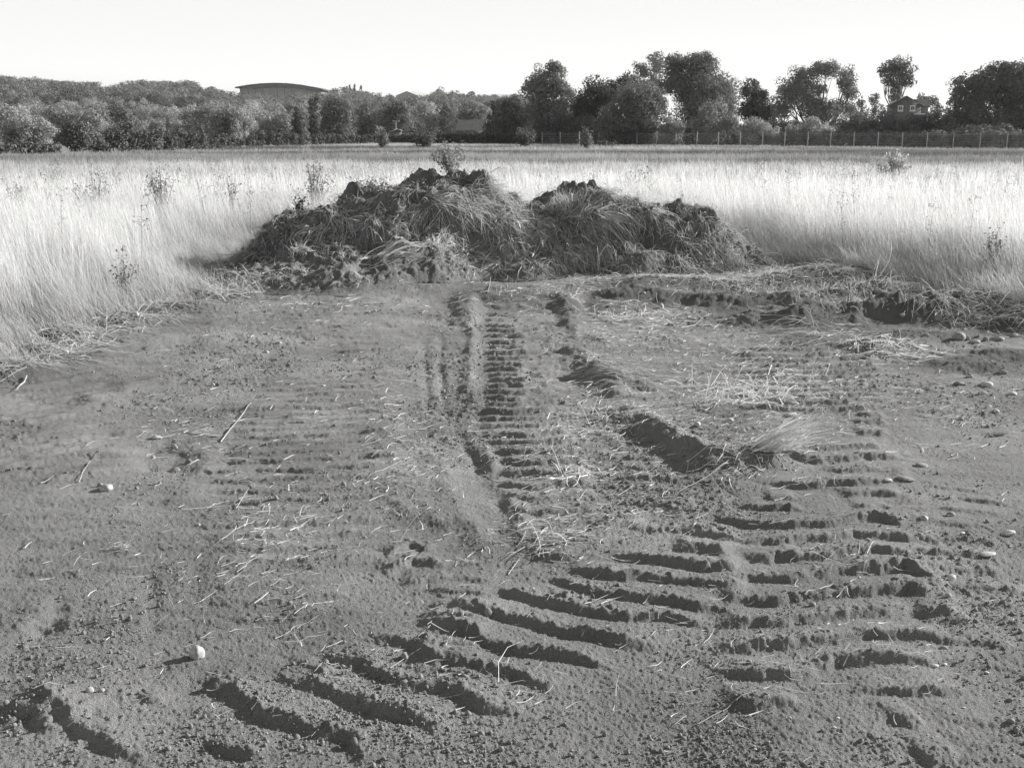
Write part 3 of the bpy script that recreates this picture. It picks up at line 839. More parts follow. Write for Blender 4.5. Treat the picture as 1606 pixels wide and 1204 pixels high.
# larger clods and broken turf on the heaps and along the edges
x = R.uniform(-5.2, 6.5, 20000); y = R.uniform(9, 14.6, 20000)
hh = np.max([heap_h(hp, x, y, False) for hp in HEAPS], 0)
q = fbm(x, y, 2, 3, 90)+R.normal(0, .15, len(x))
k = (hh > .04) & (q > .15)
x, y = x[k], y[k]
s = np.clip(R.lognormal(0, .5, len(x))*.011, .005, .035)
scatter('heap_clods', np.stack([x, y, TH(x, y)+s*.2], 1), R.uniform(0, 6.28, (len(x), 3)), s, [clod_proto(R) for _ in range(5)], M['mound_soil'])
tag(bpy.data.objects['heap_clods'], 'lumps of dark earth lying loose over the slopes of the spoil heaps', 'soil clods', kind='stuff')

# ------------------------------------------------------------------ FIELD GRASS
def wedge(n, r0, r1, a0, a1, R):
    r = np.sqrt(R.uniform(r0*r0, r1*r1, n)); a = np.radians(R.uniform(a0, a1, n))
    return r*np.sin(a), r*np.cos(a)
def field_far(x, y):
    """distance where the field ends, by direction"""
    az = np.degrees(np.arctan2(x, y))
    return np.interp(az, [-40, -25, -16, -7, 1, 3, 26, 40], [86, 92, 118, 165, 172, 166, 128, 120])
def heap_mask(x, y):
    return np.max([heap_h(hp, x, y, False) for hp in HEAPS], 0) < .02
def field(name, label, n, r0, r1, protos, smin, smax, R, zfn=GZ, clear=0.0, lowpow=0):
    x, y = wedge(n, r0, r1, -33, 33, R)
    k = ~in_poly(x, y, DP) & (np.hypot(x, y) < field_far(x, y))
    x, y = x[k], y[k]
    if r0 < 18:
        k = heap_mask(x, y); x, y = x[k], y[k]
    ed = np.clip(poly_dist(x, y, DP[:17])/.9, .35, 1) if r0 < 18 else 1
    s = R.uniform(smin, smax, len(x))
    tuss = 1+.28*fbm(x, y, .5, 3, 131)
    sc = np.stack([s, s, s*ed*tuss*(.95 if r0 < 18 else 1)], 1)
    if 18 <= r0 < 40: sc[:, 2] *= np.interp(np.hypot(x, y), [20, 30], [1, .75])
    if r0 >= 40:
        sc[:, 2] *= np.interp(np.hypot(x, y), [40, 70], [.75, .55])
    rot = np.stack([R.normal(0, .06, len(x)), R.normal(0, .06, len(x)), R.normal(0, .5, len(x))], 1)
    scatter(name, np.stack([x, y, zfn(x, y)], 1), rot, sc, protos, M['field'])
    tag(bpy.data.objects[name], label, 'grass', kind='stuff')
R = np.random.default_rng(41)
near_p = [grass_clump(60, .17, .62, 1.0, .0036, (-.22, 0), .11, .09, .45) for _ in range(7)]+[grass_clump(26, .15, .7, 1.12, .005, (-.3, 0), .16, .2, .8) for _ in range(2)]
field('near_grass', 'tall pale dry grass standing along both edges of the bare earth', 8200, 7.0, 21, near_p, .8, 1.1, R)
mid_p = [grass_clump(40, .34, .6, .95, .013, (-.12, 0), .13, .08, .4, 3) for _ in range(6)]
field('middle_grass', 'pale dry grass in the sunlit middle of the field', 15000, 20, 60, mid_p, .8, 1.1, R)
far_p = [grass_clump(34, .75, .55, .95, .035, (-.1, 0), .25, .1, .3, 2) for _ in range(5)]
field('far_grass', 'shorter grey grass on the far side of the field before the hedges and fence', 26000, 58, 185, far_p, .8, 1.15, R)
# a short fringe of broken, flattened straw along the left and right edges
def edge_straw(name, label, edge, n, seed, side):
    R = np.random.default_rng(seed)
    P = np.array([gp(*p) for p in edge])
    i = R.integers(0, len(P)-1, n); t = R.random(n)[:, None]
    p = P[i]*(1-t)+P[i+1]*t+R.normal(0, 1, (n, 2))*[.16, .17]
    z = TH(p[:, 0], p[:, 1])
    d = unit(np.stack([R.normal(side*.7, .6, n), R.normal(-.4, .5, n), R.uniform(.0, .5, n)], 1))
    V, F = blades(np.column_stack([p, z]), d, R.uniform(.08, .42, n), R.uniform(.003, .0075, n), R.uniform(.3, .9, n), 5, None, TH, .05, R)
    o = link(name, mesh_np(name, V, F), M['straw'])
    return tag(o, label, 'straw', kind='stuff')
edge_straw('flattened_straw', 'flattened pale straw lying along the left edge of the bare earth', [(-60,595),(10,572),(60,556),(130,530),(230,495),(310,472),(350,458)], 3200, 301, .8)
edge_straw('trampled_stubble', 'trampled stubble along the foot of the tall grass at right', [(1150,440),(1230,425),(1330,440),(1400,460),(1480,485),(1606,520)], 1700, 302, -.2)
edge_straw('short_stubble', 'short dry stubble on the low bank beside the middle track', [(880,450),(960,440),(1050,445),(1150,450),(1230,440)], 420, 303, 0)

# dark seed heads and dead flower stems standing in the grass
R = np.random.default_rng(43)
def weed_proto(R, h):
    a = []
    d = unit(np.array([[R.normal(0, .1), R.normal(0, .1), 1.0]]))
    a.append(blades(np.zeros((1, 3)), d, np.array([h]), np.array([.006]), np.array([.05]), 4, R=R))
    n = 16
    z = R.uniform(.55, 1.0, n)*h
    r0 = np.stack([d[0, 0]*z, d[0, 1]*z, z], 1)
    dd = unit(R.normal(0, 1, (n, 3))*[1, 1, .5]+[0, 0, .6])
    a.append(blades(r0, dd, R.uniform(.04, .13, n), np.full(n, .004), np.full(n, .05), 2, R=R))
    tips = r0+dd*.07+R.normal(0, .01, (n, 3))
    a.append(blades(tips, unit(R.normal(0, 1, (n, 3))), np.full(n, .015), np.full(n, .013), np.zeros(n), 2, R=R))
    return join(a)
wp = [weed_proto(R, R.uniform(.8, 1.15)) for _ in range(6)]
x, y = wedge(1500, 9.5, 32, -33, 33, R)
k = ~in_poly(x, y, DP) & heap_mask(x, y); x, y = x[k], y[k]
k = fbm(x, y, .5, 3, 77) > -.1; x, y = x[k][:330], y[k][:330]
scatter('dead_flower_stems', np.stack([x, y, GZ(x, y)], 1), np.stack([R.normal(0, .08, len(x)), R.normal(0, .08, len(x)), R.uniform(0, 6.28, len(x))], 1), R.uniform(.75, 1.1, len(x)), wp, M['weed_dark'])
tag(bpy.data.objects['dead_flower_stems'], 'dark dead flower stems dotted through the tall dry grass', 'dead stems', kind='stuff')
x = R.uniform(6.6, 9.5, 900); y = R.uniform(10.4, 13, 900)
k = ~in_poly(x, y, DP) & (poly_dist(x, y, DP[:17]) < 1.2); x, y = x[k], y[k]

# ------------------------------------------------------------------ TREES
def crown_mesh(lobes, leaf, seed, cover=.8, nsub=18, sub=.36, shell=.74, stretch=1.0):
    """lobes (cx,cy,cz,rx,ry,rz) -> leaf-clump quads spread over many small lobes"""
    R = np.random.default_rng(seed); C = []; Nn = []; Sz = []
    for cx, cy, cz, rx, ry, rz in lobes:
        u = unit(R.normal(0, 1, (nsub, 3)))
        c = np.array([cx, cy, cz])+u*np.array([rx, ry, rz])*shell*R.uniform(.55, 1.12, (nsub, 1))
        c = np.vstack([c, [[cx, cy, cz]]])
        m = (rx+ry+rz)/3
        for j, cc in enumerate(c):
            r = sub*m*R.uniform(.6, 1.25)*(1.4 if j == nsub else 1)
            n = max(6, int(cover*4*math.pi*r*r/(leaf*leaf)))
            q = unit(R.normal(0, 1, (n, 3)))
            rad = r*R.uniform(.72, 1.12, (n, 1))
            C.append(cc+q*rad*[1, 1, .85*stretch]); Nn.append(q); Sz.append(np.full(n, leaf)*R.uniform(.5, 1.25, n))
    C = np.concatenate(C); Nn = np.concatenate(Nn); Sz = np.concatenate(Sz); n = len(C)
    nn = unit(Nn*1.0+R.normal(0, .24, (n, 3)))
    a = unit(np.cross(nn, R.normal(0, 1, (n, 3)))); b = np.cross(nn, a)
    a = a*Sz[:, None]*.62; b = b*Sz[:, None]*.42
    V = np.stack([C-a, C+b*1.0, C+a, C-b*.8], 1).reshape(-1, 3)
    F = np.arange(n*4).reshape(-1, 4)
    return V, F
def px_lobes(lobes, Y, base, seed, ddep=.9):
    R = np.random.default_rng(seed); out = []
    for l in lobes:
        px, py, rx, ry = l[:4]; dy = l[4] if len(l) > 4 else R.uniform(-.35, .35)
        sc = Y/FP; r = (rx+ry)/2*sc
        p = at(px, py, Y+dy*r*1.2)
        out.append((p.x-base.x, p.y-base.y, p.z-base.z, rx*sc*1.1, r*ddep*1.1, ry*sc*1.08))
    return out
def trunk_mb(lobes, seed, r0, forks=True):
    R = np.random.default_rng(seed); m = MB()
    c = np.mean([l[:3] for l in lobes], 0); top = min(l[2] for l in lobes)
    fork = Vector((c[0]*.4, c[1]*.4, max(.8, top*.55)))
    m.tube([(0, 0, -.3), (0, 0, .3), tuple(fork*.6), tuple(fork)], [r0*1.4, r0, r0*.85, r0*.75], 7)
    for l in lobes:
        e = Vector(l[:3]); mid = fork.lerp(e, .5)+Vector(R.normal(0, .06, 3))*e.length
        m.tube([tuple(fork), tuple(mid), tuple(e)], [r0*.55, r0*.35, r0*.15], 5)
        if forks:
            for q in range(5):
                u = Vector(unit(R.normal(0, 1, (1, 3)))[0]); tip = e+Vector((u.x*l[3], u.y*l[4], u.z*l[5]))*.75
                m.tube([tuple(mid), tuple(mid.lerp(tip, .55)+Vector((0, 0, .05*l[5]))), tuple(tip)], [r0*.22, r0*.13, r0*.05], 4)
    return m
def tree(name, label, cat, lobes, Y, mt, seed, leaf=.29, r0=.3, group=None, cover=.7, nsub=28, sub=.42, trunk=True, base_px=None, skirt=True):
    cx = base_px if base_px else sum(l[0]*l[2] for l in lobes)/sum(l[2] for l in lobes)
    b = at(cx, 215, Y); b.z = hz(b.x, b.y)
    r = empty(name, b)
    tag(r, label, cat, group)
    L3 = px_lobes(lobes, Y, b, seed)
    if skirt and Y < 300:                     # foliage carried down to the undergrowth
        lo = sorted(L3, key=lambda l: l[2]-l[5])[:3]
        L3 = L3+[(l[0], l[1], max(1.3, (l[2]-l[5])*.45), l[3]*.8, l[4]*.8, max(1.4, (l[2]-l[5])*.5)) for l in lo if l[2]-l[5] > .8]
    V, F = crown_mesh(L3, leaf, seed, cover, nsub, sub)
    k = V[:, 2] > -.1
    V[:, 2] = np.maximum(V[:, 2], .02)
    link('crown', mesh_np('crown', V, F), M[mt], r)
    if trunk: trunk_mb(L3, seed, r0).build('trunk', M['bark'], r, smooth=True)
    return r
G_R = 'large trees beyond the fence'
T = tree
T('broadleaf_tree', 'tall loose-crowned tree standing apart, leftmost of the large trees beyond the fence', 'tree', [(858,125,32,24),(840,148,22,20),(882,150,24,22),(860,180,34,24),(845,165,26,22),(868,110,18,12)], 172, 'leaf', 501, r0=.35, group=G_R, nsub=28, sub=.38, cover=.75)
T('broadleaf_tree', 'broad dark tree with a spiky top, between the loose-crowned tree and the rounded front tree', 'tree', [(950,140,38,24),(925,162,30,26),(985,132,20,18),(912,185,26,24),(945,180,34,30)], 184, 'leaf_dark', 502, group=G_R)
T('broadleaf_tree', 'rounded tree reaching lowest toward the fence, in front of the highest tree', 'tree', [(1000,150,36,30),(1012,178,32,26),(982,182,34,26),(960,195,28,20),(1020,160,22,26)], 160, 'leaf', 503, group=G_R)
T('broadleaf_tree', 'slender feathery tree top showing behind the highest tree on its left side', 'tree', [(1028,92,14,13),(1004,110,14,12),(1020,115,18,16),(1034,104,12,14),(1015,135,18,18)], 205, 'leaf_pale', 504, group=G_R, nsub=12)
T('broadleaf_tree', 'highest and widest domed tree beyond the fence, lit along its right side', 'tree', [(1085,108,42,24),(1062,130,34,32),(1110,138,40,36),(1138,152,24,30),(1085,165,45,30),(1120,172,36,22),(1100,98,26,14),(1058,98,16,14)], 178, 'leaf', 505, r0=.5, group=G_R, nsub=22)
T('broadleaf_tree', 'very dark upright tree just right of the highest domed tree', 'tree', [(1178,142,18,16),(1190,165,24,22),(1176,178,20,18),(1205,178,14,16),(1196,150,10,12)], 190, 'leaf_dark', 506, group=G_R)
T('broadleaf_tree', 'spreading open tree with sky showing through its ring of leaves', 'tree', [(1262,122,26,16),(1296,110,28,12),(1328,126,14,20),(1335,145,10,16),(1240,142,24,20),(1228,165,20,24),(1268,158,26,18),(1292,178,38,18),(1322,172,18,14),(1285,140,12,8)], 188, 'leaf', 507, r0=.4, group=G_R, nsub=26, sub=.44, cover=.6)
T('slender_tree', 'thin pointed young tree just right of the open tree', 'tree', [(1350,162,10,12),(1348,176,16,12)], 180, 'leaf', 508, group=G_R, cover=.6, nsub=10)
T('slender_tree', 'thin young tree between the pointed young tree and the house', 'tree', [(1371,158,10,14),(1374,174,15,12)], 182, 'leaf', 509, group=G_R, cover=.6, nsub=10)
T('upswept_tree', 'vase-shaped tree with upswept branches rising directly behind the house', 'tree', [(1407,100,22,12),(1392,112,15,16),(1420,112,16,18),(1407,122,20,18),(1404,142,10,16),(1392,125,10,12),(1424,128,12,10),(1404,158,7,14)], 232, 'leaf', 510, leaf=.34, group=G_R, nsub=20, sub=.34, skirt=False)
T('broadleaf_tree', 'low round tree behind the right end of the house', 'tree', [(1463,160,13,11),(1448,158,12,10),(1472,172,12,12)], 236, 'leaf', 511, group=G_R, nsub=12)
T('broadleaf_tree', 'huge dark tree filling the right edge beyond the fence', 'tree', [(1560,128,40,28),(1528,148,34,32),(1590,145,34,46),(1548,180,60,30),(1500,188,30,20),(1600,180,44,34),(1575,108,24,10),(1650,150,50,50)], 152, 'leaf_dark', 512, r0=.5, group=G_R, nsub=22)
T('slender_tree', 'narrow spiky tree in front of the left flank of the huge dark tree', 'tree', [(1502,138,9,17),(1497,158,13,14),(1494,176,14,16)], 158, 'leaf_dark', 513, group=G_R, nsub=12, cover=.7)
T('broadleaf_tree', 'dark low tree filling the gap under the loose-crowned tree beside the hedge end', 'tree', [(800,172,24,24),(818,185,28,26),(785,190,20,16)], 186, 'leaf_dark', 514, group=G_R)
G_B = 'bushes behind the fence'
bl = [('dark rounded bush behind the leftmost fence posts', [(880,198,28,16),(855,200,22,14)], 170, 'leaf_dark'),
 ('dark bush under the broad dark tree with the spiky top', [(930,195,30,18),(912,203,20,10)], 168, 'leaf_dark'),
 ('dark bush at the foot of the rounded front tree', [(1005,200,30,14),(975,203,24,12)], 156, 'leaf_dark'),
 ('small pale rounded bush, the smallest beside the rounded front tree', [(1060,197,17,14),(1042,203,14,8),(1047,190,8,8)], 157, 'leaf_pale'),
 ('large pale domed bush in front of the highest domed tree', [(1120,188,34,20),(1098,198,16,12),(1146,196,16,14)], 156, 'leaf_pale'),
 ('low spreading pale bush right of the large domed bush', [(1182,202,28,12),(1205,206,18,8)], 153, 'leaf_pale'),
 ('small rounded bush in front of the clipped hedge', [(1237,207,14,9)], 150, 'leaf_pale'),
 ('pale lit bush right of the clipped hedge', [(1278,197,18,13),(1262,207,18,8),(1296,203,14,10)], 150, 'leaf_pale'),
 ('grey bush under the thin young trees', [(1345,190,26,18),(1330,203,22,12),(1365,200,20,14)], 148, 'leaf'),
 ('dark tangled bush below the left corner of the house', [(1392,182,16,12),(1398,200,28,15)], 146, 'leaf'),
 ('wide grey bush below the house front', [(1430,198,26,14),(1452,194,22,14)], 144, 'leaf'),
 ('dark bush between the house and the huge dark tree', [(1480,198,20,18),(1470,188,14,10)], 142, 'leaf_dark'),
 ('low dark bush at the foot of the huge dark tree', [(1530,205,30,12),(1570,207,26,10)], 138, 'leaf_dark')]
for i, (lab, lo, Y, mt) in enumerate(bl):
    tree('bush', lab, 'bush', lo, Y, mt, 540+i, leaf=.24, r0=.08, group=G_B, nsub=16, cover=.8)

# hedges: a run of short overlapping lobes
def hedge(label, pts, mt, seed, leaf=.24, clipped=False):
    """pts: (px, top row, distance)"""
    R = np.random.default_rng(seed)
    b = at(pts[len(pts)//2][0], 215, pts[len(pts)//2][2]); b.z = hz(b.x, b.y)
    r = empty('hedge', b); tag(r, label, 'hedge', 'hedges along the far edge of the field')
    lo = []; px0, px1 = pts[0][0], pts[-1][0]; top_k = 1
    px = px0
    while px <= px1:
        top = float(np.interp(px, [p[0] for p in pts], [p[1] for p in pts])); Y = float(np.interp(px, [p[0] for p in pts], [p[2] for p in pts]))
        p = at(px, top, Y); g = hz(p.x, Y)
        h = max(p.z-g, .8)*(1 if clipped else R.uniform(.9, 1.06))
        wv = min(h, 2.2)*.5
        lo.append((p.x-b.x, Y-b.y, g-b.z+h*.72, wv*1.2, wv, h*.30)); lo.append((p.x-b.x, Y-b.y, g-b.z+h*.35, wv*1.2, wv*1.1, h*.38))
        px += wv*1.1/Y*FP
    V, F = crown_mesh(lo, leaf, seed, .75, 7, .5, .6)
    link('foliage', mesh_np('hedge_foliage', V, F), M[mt], r)
    m = MB()
    for l in lo[::2]: m.tube([(l[0], l[1], l[2]-2.5 if l[2] > 2.5 else -.2), (l[0]+.1, l[1], l[2])], [.06, .03], 4)
    m.build('stem', M['bark'], r)
    return r
hedge('low hedge with a lit top at the far left edge of the field', [(-60,226,96),(0,226,97),(45,222,99),(95,227,101)], 'leaf', 601)
hedge('long dark rounded hedge between the dark round bush and the lower clipped hedge', [(138,214,108),(165,204,110),(200,199,112),(235,200,114),(265,204,117),(290,202,120),(318,206,123)], 'leaf_dark', 602)
hedge('long flat-topped hedge left of the mound, ending at the sapling', [(312,216,132),(340,215,136),(380,214,142),(410,203,148),(450,207,152),(480,210,156),(520,208,162),(560,212,168),(600,210,172)], 'leaf_dark', 603)
hedge('far dark hedge behind the top of the highest earth heap', [(600,211,176),(640,208,178),(680,207,178),(730,205,178),(780,208,178),(850,210,176)], 'leaf_dark', 604)
hedge('neatly clipped flat-topped hedge behind the fence, right of the very dark tree', [(1188,188,166),(1225,185,166),(1256,185,166)], 'leaf', 605, clipped=True)

hedge('dark tangled undergrowth right behind the fence under the large trees, left half', [(840,206,176),(900,204,172),(960,202,168),(1020,205,163),(1060,210,160),(1120,208,158),(1180,207,154)], 'leaf_dark', 606, .28)
hedge('grey undergrowth right behind the fence below the house and the open tree', [(1190,209,152),(1240,208,150),(1300,206,147),(1350,204,145),(1400,206,142),(1450,205,140),(1500,204,137),(1570,203,133),(1660,203,130)], 'leaf', 607, .26)
hedge('dark line of shrubs farther back, closing the gaps between the large trees', [(800,196,210),(900,192,210),(1000,190,208),(1100,190,206),(1200,190,204),(1300,190,202),(1400,188,200),(1500,190,198),(1680,190,196)], 'leaf_dark', 608, .4)
G_L = 'trees at the foot of the wooded hill'
ll = [('dark round bushy tree at the left, between two hedges', [(118,205,22,16),(108,215,16,14),(130,217,16,14)], 104, 'leaf_dark', .22),
 ('wide pale lit tree at the far left edge', [(40,195,38,20),(15,185,26,18),(60,205,30,12),(25,207,30,10)], 180, 'leaf_pale', .32),
 ('pale spreading tree behind the dark round bushy tree', [(105,190,34,18),(140,192,26,16),(85,180,24,14)], 215, 'leaf_pale', .36),
 ('dark domed tree with a bright sunlit right side at the foot of the hill', [(355,182,22,16),(342,192,20,16),(368,192,20,16),(352,200,22,10)], 210, 'leaf', .34),
 ('mid-grey tree left of the dark conical evergreen', [(440,192,26,14),(420,198,20,12)], 235, 'leaf', .36),
 ('dark conical evergreen standing alone in front of the wood', [(466,172,5,9),(466,184,8,10),(466,196,10,12),(466,205,11,9)], 205, 'leaf_dark', .3),
 ('tall dark columnar tree right of the conical evergreen', [(494,158,8,10),(493,172,9,13),(493,188,9,14),(493,202,9,10)], 208, 'leaf_dark', .3),
 ('large pale tree right of the columnar tree', [(528,162,22,14),(520,180,22,18),(540,185,20,16),(525,198,28,12)], 222, 'leaf', .36),
 ('pale tree between the large pale tree and the big dark round tree', [(570,172,18,14),(585,185,20,14),(575,197,24,12)], 232, 'leaf', .36),
 ('big dark round tree with a pale sunlit rim on its right', [(618,172,22,16),(602,185,20,18),(634,182,18,18),(618,195,30,12)], 212, 'leaf', .34),
 ('pale round tree right of the big dark round tree', [(665,175,18,16),(680,184,16,14),(668,192,24,12)], 260, 'leaf_pale', .4),
 ('feathery pale willow above the dark low roof', [(735,172,18,14),(755,176,16,12),(720,184,18,12),(745,188,26,12)], 262, 'leaf_pale', .4),
 ('dark upright tree at the right end of the wood, above the far hedge', [(785,170,16,14),(775,188,16,16),(770,200,20,10)], 200, 'leaf_dark', .34),
 ('mid-grey tree in front of the right end of the wood', [(700,180,16,16),(705,195,18,10)], 250, 'leaf', .4)]
for i, (lab, lo, Y, mt, lf) in enumerate(ll):
    tree('broadleaf_tree' if 'evergreen' not in lab else 'evergreen_tree', lab, 'tree', lo, Y, mt, 640+i, leaf=lf, group=G_L, nsub=16, cover=.75)

# the wooded hill: single trees nearer, an uncountable mass farther up
def gen_crown(seed, tall=1.0, n=5, leaf=.11, cover=.6):
    R = np.random.default_rng(seed); lo = [(0, 0, .58*tall, .36, .36, .34*tall), (0, 0, .22*tall, .34, .34, .2*tall)]
    for i in range(n):
        a = R.uniform(0, 6.28); q = R.uniform(.12, .26)
        lo.append((q*math.cos(a), q*math.sin(a), R.uniform(.16, .78)*tall, R.uniform(.16, .26), R.uniform(.16, .26), R.uniform(.15, .24)*tall))
    return crown_mesh(lo, leaf, seed, cover, 9, .42)
protos = [mesh_np('woodland_crown', *gen_crown(700+i, [1, .9, 1.15, 1.3, .8, 1.0][i], leaf=.044, cover=.5)) for i in range(6)]
tm = MB().tube([(0, 0, -.05), (0, 0, .25), (0, 0, .55)], [.035, .025, .012], 5)
trunk_me = mesh_np('woodland_trunk', np.array(tm.v), [np.array(tm.q)], True); trunk_me.materials.append(M['bark'])
for me in protos: me.materials.append(M['leaf'])
pm = [me.copy() for me in protos]
for me in pm: me.materials.clear(); me.materials.append(M['leaf_pale'])
dm = [me.copy() for me in protos[:3]]
for me in dm: me.materials.clear(); me.materials.append(M['leaf_dark'])
allp = protos+pm+dm
R = np.random.default_rng(71)
first = None
cnt = 0
for i in range(290):
    px = (i*0.61803 % 1)*960-70+R.uniform(-8, 8); Y = 235+(i/290)**.9*250+R.uniform(-15, 15)
    p = at(px, 200, Y)
    if px > 860: continue
    g = hz(p.x, Y)
    s = R.uniform(5.5, 9.5)
    if px > 560 and Y < 330: s *= .8
    r = empty('woodland_tree', (p.x, Y, g), R.uniform(0, 6.28))
    r.scale = (s*R.uniform(.85, 1.25), s*R.uniform(.85, 1.25), s)
    tone = R.random()
    me = allp[R.integers(0, 6)] if tone < .35 else (allp[6+R.integers(0, 6)] if tone < .85 else allp[12+R.integers(0, 3)])
    c = bpy.data.objects.new('crown', me); COL.objects.link(c); c.parent = r
    t = bpy.data.objects.new('trunk', trunk_me); COL.objects.link(t); t.parent = r
    tn = 'mid-grey' if me in protos else ('pale sunlit' if me in pm else 'dark')
    zn = ('at the left edge of the wood' if px < 190 else 'in the wood left of the arched hall' if px < 370 else 'in the wood directly below the arched hall' if px < 512 else 'in the wood right of the arched hall')
    rw = 'front row' if Y < 310 else ('middle rows' if Y < 400 else 'upper rows')
    tag(r, f'{tn} rounded tree {zn}, {rw}', 'tree', 'trees of the wood on the lower hill slope')
R = np.random.default_rng(73)
n = 3400
px = R.uniform(-200, 900, n); Y = R.uniform(470, 1150, n)
x = (px-CX)/FP*Y/cP
g = H(x, Y)
s = R.uniform(5.5, 12, n)
s = np.where((px > 350) & (px < 680) & (Y > 750), np.minimum(s, 7.5), s)
pv = [gen_crown(720+i, [1, .9, 1.2, .8][i], 4, leaf=.06, cover=.42) for i in range(4)]
scatter('far_woodland', np.stack([x, Y, g], 1), np.stack([np.zeros(n), np.zeros(n), R.uniform(0, 6.28, n)], 1), np.stack([s*R.uniform(.9, 1.2, n), s*R.uniform(.9, 1.2, n), s], 1), pv, M['leaf'])
tag(bpy.data.objects['far_woodland'], 'far wood covering the upper slope and crest of the hill', 'wood', kind='stuff')
# crest trees one can tell apart
for lab, lo, Y in [('clump of dark trees on the crest right of the arched roof', [(540,142,10,8),(525,146,9,7),(552,146,9,7)], 820),
                   ('darker dome of trees on the crest right of the gabled shed', [(690,146,12,8),(712,150,12,8)], 760),
                   ('rounded tree breaking the crest left of the flat pale shed', [(738,148,9,7),(750,153,10,7)], 760)]:
    tree('broadleaf_tree', lab, 'tree', lo, Y, 'leaf', 760+int(lo[0][0]), leaf=1.1, r0=.4, nsub=10, group='trees breaking the crest of the hill')
for px, top, lab in [(556,132,'left and shorter of two thin poplars close together on the crest'), (566,134,'thin poplar on the crest, the one standing apart on the right'), (549,133,'thin poplar touching the clump of dark trees on the crest')]:
    tree('poplar_tree', lab, 'tree', [(px,top+3,1.6,4),(px,top+9,2.2,6),(px,top+16,2.2,6)], 800, 'leaf_dark', 780+px, leaf=.9, r0=.3, nsub=8, group='poplars on the crest')

# ------------------------------------------------------------------ FENCE
def fence():
    A = at(848, 215, 167); B = at(1640, 215, 121)
    A.z = hz(A.x, A.y)
    r = empty('chain_link_fence', A)
    tag(r, 'long chain link fence on pale concrete posts in front of the right-hand trees', 'fence')
    P = [848, 875, 903, 932, 960, 989, 1018, 1047, 1078, 1110, 1143, 1176, 1209, 1243, 1277, 1312, 1348, 1384, 1421, 1460, 1500, 1540, 1581, 1622]
    pts = []
    # the fence runs from the far left end to the near right end along a straight line
    for px in P:
        d = Vector(((px-CX)/FP/cP, 1, 0))
        den = (B.x-A.x)-(B.y-A.y)*d.x
        s = (A.y*d.x-A.x)/den
        q = A+(B-A)*s
        q.z = hz(q.x, q.y); pts.append(q)
    pm_ = MB().box(-.05, .05, -.05, .05, -.2, 1.95)
    pm_.prism([(-.05, 1.95), (.05, 1.95), (.02, 2.1), (-.02, 2.1)], -.05, .05)
    me = mesh_np('post', np.array(pm_.v), [np.array(pm_.q), np.array(pm_.t)]); me.materials.append(M['concrete'])
    for q in pts:
        o = bpy.data.objects.new('post', me); COL.objects.link(o); o.parent = r; o.location = q-A
        o.rotation_euler = (random.uniform(-.02, .02), random.uniform(-.02, .02), -.35)
    for nm, z, rad in (('top_wire', 1.85, .022), ('bottom_wire', .15, .018)):
        m = MB()
        for a, b in zip(pts[:-1], pts[1:]):
            mid = (a+b)/2; mid.z -= .03
            m.tube([a-A+Vector((0, -.09, z)), mid-A+Vector((0, -.09, z)), b-A+Vector((0, -.09, z))], [rad]*3, 4)
        m.build(nm, M['wire'], r)
    m = MB()
    for a, b in zip(pts[:-1], pts[1:]):
        a_ = a-A+Vector((0, -.08, 0)); b_ = b-A+Vector((0, -.08, 0)); L = (b_-a_)
        n = 16
        for k in range(n):                     # diagonal mesh wires, both ways, as thin strips
            for sgn in (0, 1):
                t0 = k/n; t1 = min(1, t0+.55); zt = .15+1.7*(t1-t0)/.55
                p0 = a_+L*(t0 if sgn else 1-t0); p1 = a_+L*(t1 if sgn else 1-t1)
                u = Vector((0, 0, .006))
                m.poly([p0+Vector((0, 0, .15))-u, p0+Vector((0, 0, .15))+u, p1+Vector((0, 0, zt))+u, p1+Vector((0, 0, zt))-u])
        for z in (.45, .75, 1.05, 1.35, 1.62):
            u = Vector((0, 0, .007))
            m.poly([a_+Vector((0, 0, z))-u, a_+Vector((0, 0, z))+u, b_+Vector((0, 0, z))+u, b_+Vector((0, 0, z))-u])
    tag(m.build('wire_mesh', M['wire'], r), kind='stuff')
fence()

